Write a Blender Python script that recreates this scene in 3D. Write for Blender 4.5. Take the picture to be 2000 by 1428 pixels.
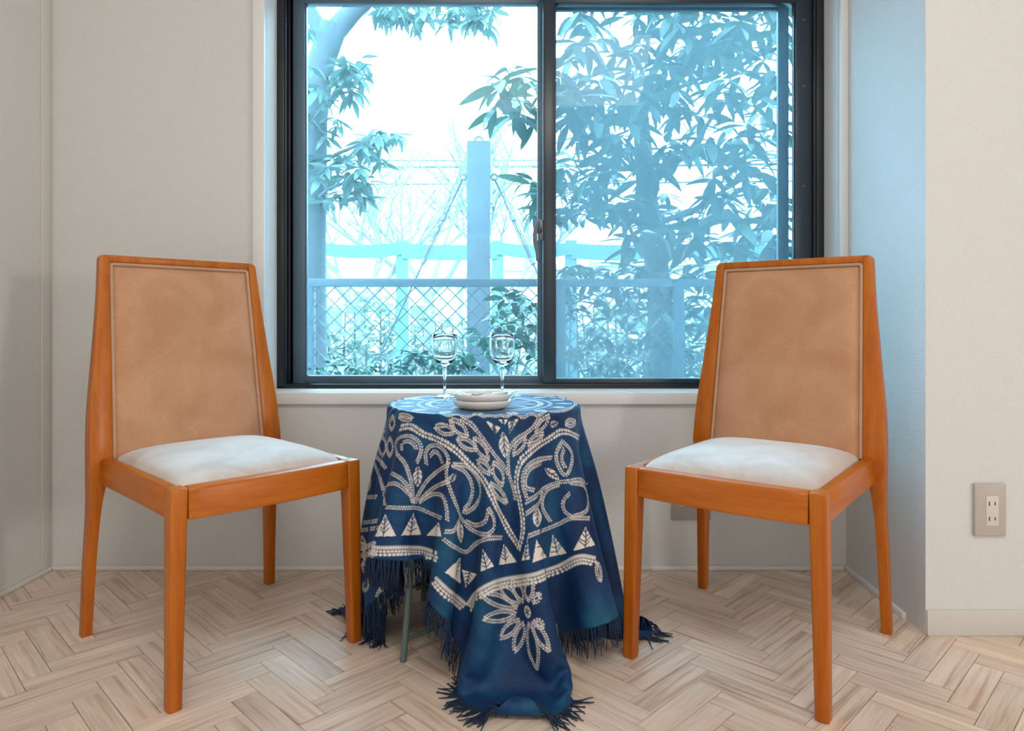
import bpy, bmesh, math, random
import numpy as np
from mathutils import Vector, Matrix, Quaternion
from mathutils.bvhtree import BVHTree

scene = bpy.context.scene
for o in list(bpy.data.objects):
    bpy.data.objects.remove(o)
COL = scene.collection
PI = math.pi

# ------------------------------------------------------------------ camera, sky, lights, exposure
F_PX, CAM_H, HORIZON = 1350.0, 0.71, 629.0          # focal length in pixels of the 2000 px frame, eye height, horizon row
cam_data = bpy.data.cameras.new('camera')
cam_data.sensor_width = 36.0
cam_data.lens = 36.0 * F_PX / 2000.0
cam_data.shift_y = -(714.0 - HORIZON) / 2000.0
cam_data.clip_start = 0.02
cam_data.clip_end = 200
cam = bpy.data.objects.new('camera', cam_data)
cam.location = (0, 0, CAM_H)
cam.rotation_euler = (PI / 2, 0, 0)
COL.objects.link(cam)
scene.camera = cam

world = bpy.data.worlds.new('daylight_sky')
scene.world = world
world.use_nodes = True
bg = world.node_tree.nodes['Background']
bg.inputs['Color'].default_value = (0.355, 0.735, 1.0, 1)
bg.inputs['Strength'].default_value = 19.5

def area_light(name, loc, aim, size, size_y, watts, color):
    l = bpy.data.lights.new(name, 'AREA')
    l.shape = 'RECTANGLE'
    l.size, l.size_y, l.energy, l.color = size, size_y, watts, color
    o = bpy.data.objects.new(name, l)
    o.location = loc
    o.rotation_euler = (Vector(aim) - Vector(loc)).to_track_quat('-Z', 'Y').to_euler()
    COL.objects.link(o)
    return o
# assumed small key light from the right, after the chair shadows; no window there
area_light('assumed_side_light', (3.25, -0.95, 1.12), (-0.2, 1.7, 0.55), 0.30, 0.42, 25, (1.0, 0.965, 0.92))
# added overhead fill for the floor and walls; no ceiling lamp is built
area_light('added_ceiling_fill', (0.2, -0.15, 2.36), (0.15, 0.6, 0.0), 1.3, 1.0, 31, (1.0, 0.965, 0.92))
# added soft fill behind the camera, evens out the walls; no window there
area_light('rear_fill_light', (0.3, -2.5, 0.95), (0.0, 1.6, 0.25), 2.8, 1.3, 19, (1.0, 0.975, 0.94))

vs = scene.view_settings
vs.view_transform = 'Standard'
vs.look = 'None'
vs.exposure = 0.0
vs.gamma = 1.0
vs.use_curve_mapping = False
scene.cycles.max_bounces = 9

# ------------------------------------------------------------------ helpers
def at(px, py, Y):
    """pixel of the 2000 x 1428 frame at depth Y -> point"""
    return Vector(((px - 1000) * Y / F_PX, Y, CAM_H + (HORIZON - py) * Y / F_PX))

def link(name, data, parent=None, **props):
    o = bpy.data.objects.new(name, data)
    COL.objects.link(o)
    if parent is not None:
        o.parent = parent
    for k, v in props.items():
        o[k] = v
    return o

def thing(name, label, category, loc=(0, 0, 0), rz=0.0, group=None):
    o = bpy.data.objects.new(name, None)
    o.empty_display_size = 0.1
    o.location = loc
    o.rotation_euler = (0, 0, rz)
    COL.objects.link(o)
    o['label'] = label
    o['category'] = category
    if group:
        o['group'] = group
    return o

def smooth(me, angle=40):
    me.polygons.foreach_set('use_smooth', [True] * len(me.polygons))
    try:
        me.set_sharp_from_angle(angle=math.radians(angle))
    except Exception:
        pass

def mesh_bm(name, bm, mat=None, sm=True, angle=40):
    bmesh.ops.recalc_face_normals(bm, faces=bm.faces)
    me = bpy.data.meshes.new(name)
    bm.to_mesh(me)
    bm.free()
    if mat:
        me.materials.append(mat)
    if sm:
        smooth(me, angle)
    else:
        me.polygons.foreach_set('use_smooth', [False] * len(me.polygons))
    return me

def mesh_np(name, V, F, mat=None, sm=True, angle=60):
    """V (n,3) array, F (m,3|4) array"""
    V = np.asarray(V, dtype=np.float32)
    F = np.asarray(F, dtype=np.int32)
    me = bpy.data.meshes.new(name)
    me.vertices.add(len(V))
    me.vertices.foreach_set('co', V.ravel())
    k = F.shape[1]
    me.loops.add(F.size)
    me.loops.foreach_set('vertex_index', F.ravel())
    me.polygons.add(len(F))
    me.polygons.foreach_set('loop_start', np.arange(0, F.size, k, dtype=np.int32))
    me.update(calc_edges=True)
    if mat:
        me.materials.append(mat)
    if sm:
        smooth(me, angle)
    else:
        me.polygons.foreach_set('use_smooth', [False] * len(me.polygons))
    return me

class MB:
    """collects boxes, tubes and lofts into one mesh"""
    def __init__(self):
        self.v, self.f = [], []
    def add(self, verts, faces):
        n = len(self.v)
        self.v += [tuple(p) for p in verts]
        self.f += [tuple(i + n for i in q) for q in faces]
        return self
    def box(self, x0, x1, y0, y1, z0, z1):
        c = [(x, y, z) for x in (x0, x1) for y in (y0, y1) for z in (z0, z1)]
        return self.add(c, [(0, 1, 3, 2), (4, 6, 7, 5), (0, 4, 5, 1), (2, 3, 7, 6), (0, 2, 6, 4), (1, 5, 7, 3)])
    def loft(self, rings, cap=True, closed=True):
        n, m = len(rings), len(rings[0])
        V = [p for r in rings for p in r]
        Fc = []
        for i in range(n - 1):
            for j in range(m if closed else m - 1):
                k = (j + 1) % m
                Fc.append((i * m + j, i * m + k, (i + 1) * m + k, (i + 1) * m + j))
        if cap:
            Fc.append(tuple(range(m))[::-1])
            Fc.append(tuple((n - 1) * m + j for j in range(m)))
        return self.add(V, Fc)
    def tube(self, pts, r, seg=8, cap=True):
        pts = [Vector(p) for p in pts]
        rs = r if isinstance(r, (list, tuple)) else [r] * len(pts)
        rings, up = [], None
        for i, p in enumerate(pts):
            d = (pts[min(i + 1, len(pts) - 1)] - pts[max(i - 1, 0)])
            if d.length < 1e-9:
                d = Vector((0, 0, 1))
            d.normalize()
            if up is None:
                up = d.orthogonal().normalized()
            up = (up - d * up.dot(d))
            if up.length < 1e-6:
                up = d.orthogonal()
            up.normalize()
            s = d.cross(up)
            rings.append([p + (up * math.cos(t) + s * math.sin(t)) * rs[i] for t in [2 * PI * k / seg for k in range(seg)]])
        return self.loft(rings, cap)
    def lathe(self, prof, seg=40, c=(0, 0, 0)):
        rings = [[(c[0] + r * math.cos(t), c[1] + r * math.sin(t), c[2] + z) for t in [2 * PI * k / seg for k in range(seg)]] for r, z in prof]
        return self.loft(rings, cap=False)
    def mesh(self, name, mat, sm=True, bevel=0, seg=2, angle=40, bangle=35):
        bm = bmesh.new()
        vs_ = [bm.verts.new(p) for p in self.v]
        for q in self.f:
            try:
                bm.faces.new([vs_[i] for i in q])
            except ValueError:
                pass
        bmesh.ops.recalc_face_normals(bm, faces=bm.faces)
        if bevel:
            ed = [e for e in bm.edges if len(e.link_faces) == 2 and e.calc_face_angle(0) > math.radians(bangle)]
            bmesh.ops.bevel(bm, geom=ed, offset=bevel, offset_type='OFFSET', segments=seg, profile=0.5, affect='EDGES', clamp_overlap=True)
        return mesh_bm(name, bm, mat, sm, angle)
    def build(self, name, mat, parent=None, **kw):
        props = kw.pop('props', {})
        return link(name, self.mesh(name, mat, **kw), parent, **props)

# ------------------------------------------------------------------ materials
def new_mat(name):
    m = bpy.data.materials.new(name)
    m.use_nodes = True
    nt = m.node_tree
    return m, nt, nt.nodes['Principled BSDF']

def N(nt, t, **inp):
    n = nt.nodes.new(t)
    for k, v in inp.items():
        n.inputs[k.replace('_', ' ')].default_value = v
    return n

def rgba(c):
    return (c[0], c[1], c[2], 1)

def plain(name, col, rough=0.5, metal=0.0, **kw):
    m, nt, b = new_mat(name)
    b.inputs['Base Color'].default_value = rgba(col)
    b.inputs['Roughness'].default_value = rough
    b.inputs['Metallic'].default_value = metal
    for k, v in kw.items():
        b.inputs[k.replace('_', ' ')].default_value = v
    return m

def mottled(name, c1, c2, scale=20, rough=0.6, stretch=(1, 1, 1), bump=0.0, detail=4, bump_scale=None, dist=0.002, **kw):
    """two colours mixed by noise, with optional fine relief"""
    m, nt, b = new_mat(name)
    tc = nt.nodes.new('ShaderNodeTexCoord')
    mp = nt.nodes.new('ShaderNodeMapping')
    mp.inputs['Scale'].default_value = stretch
    nt.links.new(tc.outputs['Object'], mp.inputs['Vector'])
    no = N(nt, 'ShaderNodeTexNoise', Scale=scale, Detail=detail)
    nt.links.new(mp.outputs['Vector'], no.inputs['Vector'])
    mx = nt.nodes.new('ShaderNodeMix')
    mx.data_type = 'RGBA'
    mx.inputs['A'].default_value = rgba(c1)
    mx.inputs['B'].default_value = rgba(c2)
    nt.links.new(no.outputs['Fac'], mx.inputs['Factor'])
    nt.links.new(mx.outputs['Result'], b.inputs['Base Color'])
    b.inputs['Roughness'].default_value = rough
    for k, v in kw.items():
        b.inputs[k.replace('_', ' ')].default_value = v
    if bump:
        nb = no
        if bump_scale:
            nb = N(nt, 'ShaderNodeTexNoise', Scale=bump_scale, Detail=2)
            nt.links.new(mp.outputs['Vector'], nb.inputs['Vector'])
        bp = N(nt, 'ShaderNodeBump', Strength=bump, Distance=dist)
        nt.links.new(nb.outputs['Fac'], bp.inputs['Height'])
        nt.links.new(bp.outputs['Normal'], b.inputs['Normal'])
    return m

def wallpaper(name, col):
    """woven wallpaper: fine horizontal threads crossed by weaker vertical ones"""
    m, nt, b = new_mat(name)
    tc = nt.nodes.new('ShaderNodeTexCoord')
    outs = []
    for sc_, s in (((90, 90, 620), 1.0), ((520, 520, 70), 1.0)):
        mp = nt.nodes.new('ShaderNodeMapping')
        mp.inputs['Scale'].default_value = sc_
        nt.links.new(tc.outputs['Object'], mp.inputs['Vector'])
        no = N(nt, 'ShaderNodeTexNoise', Scale=s, Detail=2)
        nt.links.new(mp.outputs['Vector'], no.inputs['Vector'])
        outs.append(no.outputs['Fac'])
    ad = nt.nodes.new('ShaderNodeMath'); ad.operation = 'MULTIPLY_ADD'
    ad.inputs[1].default_value = 0.55
    nt.links.new(outs[1], ad.inputs[0]); nt.links.new(outs[0], ad.inputs[2])
    bp = N(nt, 'ShaderNodeBump', Strength=0.8, Distance=0.002)
    nt.links.new(ad.outputs[0], bp.inputs['Height'])
    nt.links.new(bp.outputs['Normal'], b.inputs['Normal'])
    mx = nt.nodes.new('ShaderNodeMix'); mx.data_type = 'RGBA'
    mx.inputs['A'].default_value = rgba([c * 0.965 for c in col])
    mx.inputs['B'].default_value = rgba([min(1, c * 1.03) for c in col])
    nt.links.new(ad.outputs[0], mx.inputs['Factor'])
    nt.links.new(mx.outputs['Result'], b.inputs['Base Color'])
    b.inputs['Roughness'].default_value = 0.75
    return m

def varnished(name, c1, c2, c3):
    """varnished wood, grain along the long local direction of each part (object z by default)"""
    m, nt, b = new_mat(name)
    tc = nt.nodes.new('ShaderNodeTexCoord')
    mp = nt.nodes.new('ShaderNodeMapping')
    mp.inputs['Scale'].default_value = (26, 26, 2.2)
    nt.links.new(tc.outputs['Object'], mp.inputs['Vector'])
    no = N(nt, 'ShaderNodeTexNoise', Scale=1.6, Detail=6, Roughness=0.65, Distortion=0.6)
    nt.links.new(mp.outputs['Vector'], no.inputs['Vector'])
    mp2 = nt.nodes.new('ShaderNodeMapping')
    mp2.inputs['Scale'].default_value = (240, 240, 9)
    nt.links.new(tc.outputs['Object'], mp2.inputs['Vector'])
    n2 = N(nt, 'ShaderNodeTexNoise', Scale=1.0, Detail=3)
    nt.links.new(mp2.outputs['Vector'], n2.inputs['Vector'])
    rp = nt.nodes.new('ShaderNodeValToRGB')
    rp.color_ramp.elements[0].position = 0.3; rp.color_ramp.elements[0].color = rgba(c1)
    rp.color_ramp.elements[1].position = 0.72; rp.color_ramp.elements[1].color = rgba(c3)
    e = rp.color_ramp.elements.new(0.5); e.color = rgba(c2)
    nt.links.new(no.outputs['Fac'], rp.inputs['Fac'])
    mx = nt.nodes.new('ShaderNodeMix'); mx.data_type = 'RGBA'; mx.blend_type = 'MULTIPLY'
    mx.inputs['Factor'].default_value = 0.28
    nt.links.new(rp.outputs['Color'], mx.inputs['A'])
    nt.links.new(n2.outputs['Fac'], mx.inputs['B'])
    nt.links.new(mx.outputs['Result'], b.inputs['Base Color'])
    b.inputs['Roughness'].default_value = 0.38
    b.inputs['Specular IOR Level'].default_value = 0.32
    b.inputs['Coat Weight'].default_value = 0.12
    b.inputs['Coat Roughness'].default_value = 0.22
    return m

def plank_mat():
    """oak-look vinyl plank: tone per plank, streaky grain along local x"""
    m, nt, b = new_mat('oak_plank')
    tc = nt.nodes.new('ShaderNodeTexCoord')
    oi = nt.nodes.new('ShaderNodeObjectInfo')
    at_ = nt.nodes.new('ShaderNodeAttribute'); at_.attribute_name = 'seed'
    sm_ = nt.nodes.new('ShaderNodeMath'); sm_.operation = 'ADD'
    nt.links.new(oi.outputs['Random'], sm_.inputs[0]); nt.links.new(at_.outputs['Fac'], sm_.inputs[1])
    rnd = nt.nodes.new('ShaderNodeMath'); rnd.operation = 'FRACT'
    nt.links.new(sm_.outputs[0], rnd.inputs[0])
    gv = nt.nodes.new('ShaderNodeAttribute'); gv.attribute_name = 'grain'
    comb = nt.nodes.new('ShaderNodeCombineXYZ')
    mul = nt.nodes.new('ShaderNodeMath'); mul.operation = 'MULTIPLY'; mul.inputs[1].default_value = 37.0
    nt.links.new(rnd.outputs[0], mul.inputs[0])
    nt.links.new(mul.outputs[0], comb.inputs['Z'])
    va = nt.nodes.new('ShaderNodeVectorMath'); va.operation = 'ADD'
    nt.links.new(gv.outputs['Vector'], va.inputs[0]); nt.links.new(comb.outputs['Vector'], va.inputs[1])
    def noise(scale, s, det, dist=0.0):
        mp = nt.nodes.new('ShaderNodeMapping'); mp.inputs['Scale'].default_value = scale
        nt.links.new(va.outputs['Vector'], mp.inputs['Vector'])
        n = N(nt, 'ShaderNodeTexNoise', Scale=s, Detail=det, Distortion=dist)
        nt.links.new(mp.outputs['Vector'], n.inputs['Vector'])
        return n.outputs['Fac']
    streak = noise((3.2, 75, 1), 1.0, 3, 0.5)
    fine = noise((14, 420, 1), 1.0, 3)
    cloud = noise((6, 14, 1), 1.0, 2)
    rp = nt.nodes.new('ShaderNodeValToRGB')
    cr = rp.color_ramp
    cr.elements[0].position = 0.30; cr.elements[0].color = (0.55, 0.365, 0.25, 1)
    cr.elements[1].position = 0.66; cr.elements[1].color = (0.86, 0.685, 0.545, 1)
    e = cr.elements.new(0.44); e.color = (0.76, 0.58, 0.45, 1)
    nt.links.new(streak, rp.inputs['Fac'])
    mx = nt.nodes.new('ShaderNodeMix'); mx.data_type = 'RGBA'; mx.blend_type = 'OVERLAY'; mx.inputs['Factor'].default_value = 0.5
    nt.links.new(rp.outputs['Color'], mx.inputs['A']); nt.links.new(fine, mx.inputs['B'])
    hs = nt.nodes.new('ShaderNodeHueSaturation')
    v1 = nt.nodes.new('ShaderNodeMapRange'); v1.inputs['To Min'].default_value = 0.92; v1.inputs['To Max'].default_value = 1.08
    nt.links.new(rnd.outputs[0], v1.inputs['Value'])
    v2 = nt.nodes.new('ShaderNodeMapRange'); v2.inputs['From Min'].default_value = 0.3; v2.inputs['From Max'].default_value = 0.7
    v2.inputs['To Min'].default_value = 0.92; v2.inputs['To Max'].default_value = 1.06
    nt.links.new(cloud, v2.inputs['Value'])
    mm = nt.nodes.new('ShaderNodeMath'); mm.operation = 'MULTIPLY'
    nt.links.new(v1.outputs['Result'], mm.inputs[0]); nt.links.new(v2.outputs['Result'], mm.inputs[1])
    nt.links.new(mm.outputs[0], hs.inputs['Value'])
    hs.inputs['Saturation'].default_value = 0.92
    nt.links.new(mx.outputs['Result'], hs.inputs['Color'])
    nt.links.new(hs.outputs['Color'], b.inputs['Base Color'])
    bp = N(nt, 'ShaderNodeBump', Strength=0.25, Distance=0.0008)
    nt.links.new(fine, bp.inputs['Height'])
    nt.links.new(bp.outputs['Normal'], b.inputs['Normal'])
    b.inputs['Roughness'].default_value = 0.42
    b.inputs['Specular IOR Level'].default_value = 0.4
    return m

def velour(name, c1, c2, sheen=0.6):
    m, nt, b = new_mat(name)
    tc = nt.nodes.new('ShaderNodeTexCoord')
    n1 = N(nt, 'ShaderNodeTexNoise', Scale=9, Detail=3, Distortion=0.8)
    n2 = N(nt, 'ShaderNodeTexNoise', Scale=700, Detail=1)
    for n in (n1, n2):
        nt.links.new(tc.outputs['Object'], n.inputs['Vector'])
    mx = nt.nodes.new('ShaderNodeMix'); mx.data_type = 'RGBA'
    mx.inputs['A'].default_value = rgba(c1); mx.inputs['B'].default_value = rgba(c2)
    cr = nt.nodes.new('ShaderNodeMapRange'); cr.inputs['From Min'].default_value = 0.35; cr.inputs['From Max'].default_value = 0.65
    nt.links.new(n1.outputs['Fac'], cr.inputs['Value'])
    nt.links.new(cr.outputs['Result'], mx.inputs['Factor'])
    m2 = nt.nodes.new('ShaderNodeMix'); m2.data_type = 'RGBA'; m2.blend_type = 'OVERLAY'; m2.inputs['Factor'].default_value = 0.4
    nt.links.new(mx.outputs['Result'], m2.inputs['A']); nt.links.new(n2.outputs['Fac'], m2.inputs['B'])
    nt.links.new(m2.outputs['Result'], b.inputs['Base Color'])
    bp = N(nt, 'ShaderNodeBump', Strength=0.25, Distance=0.0006)
    nt.links.new(n2.outputs['Fac'], bp.inputs['Height'])
    nt.links.new(bp.outputs['Normal'], b.inputs['Normal'])
    b.inputs['Roughness'].default_value = 0.9
    b.inputs['Sheen Weight'].default_value = sheen
    b.inputs['Sheen Roughness'].default_value = 0.35
    b.inputs['Sheen Tint'].default_value = (1, 0.95, 0.9, 1)
    return m

def pane_mat(name, film, tint, film_col):
    """clear glass carrying a wiped, dusty film that scatters the daylight behind it"""
    m = bpy.data.materials.new(name)
    m.use_nodes = True
    nt = m.node_tree
    nt.nodes.clear()
    out = nt.nodes.new('ShaderNodeOutputMaterial')
    tr = nt.nodes.new('ShaderNodeBsdfTransparent'); tr.inputs['Color'].default_value = rgba(tint)
    tl = nt.nodes.new('ShaderNodeBsdfTranslucent'); tl.inputs['Color'].default_value = rgba(film_col)
    tc = nt.nodes.new('ShaderNodeTexCoord')
    mp = nt.nodes.new('ShaderNodeMapping'); mp.inputs['Scale'].default_value = (2.2, 1, 9); mp.inputs['Rotation'].default_value = (0, 0.5, 0)
    nt.links.new(tc.outputs['Object'], mp.inputs['Vector'])
    no = N(nt, 'ShaderNodeTexNoise', Scale=2.2, Detail=5, Distortion=1.2)
    nt.links.new(mp.outputs['Vector'], no.inputs['Vector'])
    mr = nt.nodes.new('ShaderNodeMapRange')
    mr.inputs['From Min'].default_value = 0.3; mr.inputs['From Max'].default_value = 0.75
    mr.inputs['To Min'].default_value = film * 0.75; mr.inputs['To Max'].default_value = film * 1.35
    nt.links.new(no.outputs['Fac'], mr.inputs['Value'])
    mx = nt.nodes.new('ShaderNodeMixShader')
    nt.links.new(mr.outputs['Result'], mx.inputs['Fac'])
    nt.links.new(tr.outputs[0], mx.inputs[1]); nt.links.new(tl.outputs[0], mx.inputs[2])
    gl = nt.nodes.new('ShaderNodeBsdfGlossy'); gl.inputs['Roughness'].default_value = 0.02
    fr = nt.nodes.new('ShaderNodeFresnel'); fr.inputs['IOR'].default_value = 1.2
    m2 = nt.nodes.new('ShaderNodeMixShader')
    nt.links.new(fr.outputs[0], m2.inputs['Fac'])
    nt.links.new(mx.outputs[0], m2.inputs[1]); nt.links.new(gl.outputs[0], m2.inputs[2])
    nt.links.new(m2.outputs[0], out.inputs['Surface'])
    return m

def mesh_screen_mat():
    """fine insect netting: mostly see-through, a share of grey thread"""
    m = bpy.data.materials.new('insect_netting')
    m.use_nodes = True
    nt = m.node_tree
    nt.nodes.clear()
    out = nt.nodes.new('ShaderNodeOutputMaterial')
    tr = nt.nodes.new('ShaderNodeBsdfTransparent')
    df = nt.nodes.new('ShaderNodeBsdfDiffuse'); df.inputs['Color'].default_value = (0.10, 0.12, 0.125, 1)
    tl = nt.nodes.new('ShaderNodeBsdfTranslucent'); tl.inputs['Color'].default_value = (0.10, 0.12, 0.125, 1)
    a = nt.nodes.new('ShaderNodeAddShader')
    nt.links.new(df.outputs[0], a.inputs[0]); nt.links.new(tl.outputs[0], a.inputs[1])
    mx = nt.nodes.new('ShaderNodeMixShader'); mx.inputs['Fac'].default_value = 0.28
    nt.links.new(tr.outputs[0], mx.inputs[1]); nt.links.new(a.outputs[0], mx.inputs[2])
    nt.links.new(mx.outputs[0], out.inputs['Surface'])
    return m

def leaf_mat(name, c1, c2, trans=0.35, rough=0.35):
    m, nt, b = new_mat(name)
    oi = nt.nodes.new('ShaderNodeObjectInfo')
    ge = nt.nodes.new('ShaderNodeNewGeometry')
    ad = nt.nodes.new('ShaderNodeMath'); ad.operation = 'ADD'
    fr = nt.nodes.new('ShaderNodeMath'); fr.operation = 'FRACT'
    nt.links.new(oi.outputs['Random'], ad.inputs[0]); nt.links.new(ge.outputs['Random Per Island'], ad.inputs[1])
    nt.links.new(ad.outputs[0], fr.inputs[0])
    mx = nt.nodes.new('ShaderNodeMix'); mx.data_type = 'RGBA'
    mx.inputs['A'].default_value = rgba(c1); mx.inputs['B'].default_value = rgba(c2)
    nt.links.new(fr.outputs[0], mx.inputs['Factor'])
    nt.links.new(mx.outputs['Result'], b.inputs['Base Color'])
    b.inputs['Roughness'].default_value = rough
    tl = nt.nodes.new('ShaderNodeBsdfTranslucent')
    nt.links.new(mx.outputs['Result'], tl.inputs['Color'])
    ms = nt.nodes.new('ShaderNodeMixShader'); ms.inputs['Fac'].default_value = trans
    nt.links.new(b.outputs[0], ms.inputs[1]); nt.links.new(tl.outputs[0], ms.inputs[2])
    nt.links.new(ms.outputs[0], nt.nodes['Material Output'].inputs['Surface'])
    return m

M = {}
M['wall'] = wallpaper('woven_wallpaper', (0.725, 0.715, 0.69))
M['wall_white'] = wallpaper('white_woven_wallpaper', (0.755, 0.755, 0.745))
M['trim'] = plain('white_painted_trim', (0.80, 0.79, 0.77), 0.35)
M['corner_trim'] = plain('beige_corner_strip', (0.68, 0.655, 0.61), 0.5)
M['base_vinyl'] = plain('grey_white_vinyl_baseboard', (0.68, 0.655, 0.63), 0.45)
M['ceiling'] = plain('white_ceiling', (0.82, 0.81, 0.79), 0.8)
M['plank'] = plank_mat()
M['subfloor'] = plain('floor_joint', (0.17, 0.105, 0.065), 0.8)
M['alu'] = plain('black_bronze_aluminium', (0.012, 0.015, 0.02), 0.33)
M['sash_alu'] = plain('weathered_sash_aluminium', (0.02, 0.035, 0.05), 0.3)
M['sash_daylit'] = plain('daylit_sash_aluminium', (0.09, 0.15, 0.20), 0.3)  # dark aluminium with the outdoor daylight on it put into the colour
M['lock'] = plain('grey_lock_metal', (0.12, 0.14, 0.16), 0.35, 0.6)
M['wood'] = varnished('varnished_beech', (0.46, 0.105, 0.003), (0.58, 0.145, 0.005), (0.64, 0.19, 0.012))
M['pad'] = velour('tan_velour_back', (0.52, 0.26, 0.135), (0.60, 0.32, 0.18), 0.12)
M['seat'] = velour('beige_velour_seat', (0.58, 0.45, 0.38), (0.70, 0.60, 0.54), 0.8)
M['piping'] = velour('tan_velour_piping', (0.50, 0.28, 0.165), (0.56, 0.33, 0.2), 0.3)
M['table_metal'] = mottled('sage_green_paint', (0.085, 0.14, 0.125), (0.13, 0.19, 0.165), 60, 0.4, (1, 1, .2))
M['table_wood'] = plain('dull_table_board', (0.2, 0.15, 0.1), 0.6)
M['china'] = plain('white_glazed_china', (0.80, 0.77, 0.74), 0.18, Coat_Weight=0.4)
M['steel'] = plain('polished_steel', (0.62, 0.64, 0.66), 0.16, 1.0)
M['glass'] = plain('clear_drinking_glass', (1, 1, 1), 0.0, Transmission_Weight=1.0, IOR=1.45)
M['plate_plastic'] = plain('beige_plastic_plate', (0.52, 0.47, 0.42), 0.4)
M['socket_plastic'] = plain('ivory_socket_plastic', (0.70, 0.66, 0.60), 0.4)
M['grey_plastic'] = plain('grey_plastic_plate', (0.40, 0.38, 0.36), 0.45)
M['slot'] = plain('dark_slot', (0.02, 0.018, 0.015), 0.7)
M['pane'] = pane_mat('dusty_window_glass', 0.022, (0.93, 0.97, 0.98), (0.62, 0.86, 0.95))
M['pane_hazy'] = pane_mat('hazy_window_glass', 0.028, (0.90, 0.95, 0.97), (0.55, 0.82, 0.92))
M['netting'] = mesh_screen_mat()

# ------------------------------------------------------------------ the room
Y_BACK, Y_FRONT = 1.980, 1.567            # window wall, the wall right of the alcove
X_LEFT, X_SIDE_B, X_SIDE_F = -1.320, 0.957, 0.9375
X_FAR, Y_REAR, Z_CEIL = 3.9, -2.6, 2.42
WX0, WX1, WZ0, WZ1 = -0.7045, 0.935, 0.511, 1.745    # window opening
ST = dict(kind='structure')

b = MB()
T = 0.16
b.box(X_LEFT - T, WX0 - .012, Y_BACK, Y_BACK + T, 0, Z_CEIL)
b.box(WX1 + .012, 1.2, Y_BACK, Y_BACK + T, 0, Z_CEIL)
b.box(WX0 - .012, WX1 + .012, Y_BACK, Y_BACK + T, 0, WZ0 - 0.012)
b.box(WX0 - .012, WX1 + .012, Y_BACK, Y_BACK + T, WZ1 + 0.012, Z_CEIL)
b.build('wall_back', M['wall'], props=ST, sm=False)
MB().box(X_LEFT - T, X_LEFT, Y_REAR - T, Y_BACK, 0, Z_CEIL).build('wall_left', M['wall'], props=ST, sm=False)
# the return wall of the alcove, turning the corner into the wall at the right
MB().add([(X_SIDE_B, Y_BACK, 0), (X_SIDE_F, Y_FRONT, 0), (X_SIDE_F + .06, Y_FRONT, 0), (X_SIDE_B + .06, Y_BACK, 0),
          (X_SIDE_B, Y_BACK, Z_CEIL), (X_SIDE_F, Y_FRONT, Z_CEIL), (X_SIDE_F + .06, Y_FRONT, Z_CEIL), (X_SIDE_B + .06, Y_BACK, Z_CEIL)],
         [(0, 1, 5, 4), (1, 2, 6, 5), (2, 3, 7, 6), (3, 0, 4, 7), (4, 5, 6, 7), (3, 2, 1, 0)]).build('wall_alcove', M['wall_white'], props=ST, sm=False)
MB().box(X_SIDE_F + .06, X_FAR + T, Y_FRONT, Y_FRONT + T, 0, Z_CEIL).build('wall_right', M['wall_white'], props=ST, sm=False)
MB().box(X_FAR, X_FAR + T, Y_REAR, Y_FRONT, 0, Z_CEIL).build('wall_far', M['wall'], props=ST, sm=False)
MB().box(X_LEFT, X_FAR, Y_REAR - T, Y_REAR, 0, Z_CEIL).build('wall_rear', M['wall'], props=ST, sm=False)
MB().box(X_LEFT - T, X_FAR + T, Y_REAR - T, Y_BACK + T, Z_CEIL, Z_CEIL + .1).build('ceiling', M['ceiling'], props=ST, sm=False)

# herringbone floor: joints between planks show the dark bed underneath
floor = MB().box(X_LEFT - T, X_FAR + T, Y_REAR - T, Y_BACK + T, -0.06, -0.0012).build('floor', M['subfloor'], props=ST, sm=False)
PW, PL = 0.0526, 0.2104
G = 0.0006
def plank_mesh(name):
    V = np.array([(x, y, z) for x in (G, PL - G) for y in (G, PW - G) for z in (-.004, 0)], dtype=float)
    V[:, 0] -= PL / 2; V[:, 1] -= PW / 2
    Fq = [(0, 1, 3, 2), (4, 6, 7, 5), (0, 4, 5, 1), (2, 3, 7, 6), (0, 2, 6, 4), (1, 5, 7, 3)]
    me = mesh_np(name, V, Fq, M['plank'], sm=False)
    a = me.attributes.new('grain', 'FLOAT_VECTOR', 'POINT'); a.data.foreach_set('vector', V.astype(np.float32).ravel())
    s = me.attributes.new('seed', 'FLOAT', 'POINT'); s.data.foreach_set('value', np.zeros(8, np.float32))
    return me, V, np.array(Fq)
pk_mesh, pk_V, pk_F = plank_mesh('plank')
R0, T0 = 0.647, 1.390
spots = []
s2 = math.sqrt(0.5)
for ai in range(-80, 80):
    for bi in range(-22, 22):
        r0, tt = R0 + ai * PW + bi * PL, T0 + ai * PW - bi * PL
        for (cr, ct, ang) in ((r0 + PW / 2, tt - PL / 2, 135), (r0 + PL / 2, tt - PL - PW / 2, 45)):
            X, Y = (cr - ct) * s2, (cr + ct) * s2
            if not (X_LEFT - .1 < X < X_FAR + .1 and Y_REAR - .1 < Y < Y_BACK + .1):
                continue
            if Y > Y_FRONT + .1 and X > X_SIDE_B + .1:
                continue
            spots.append((X, Y, ang))
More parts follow.
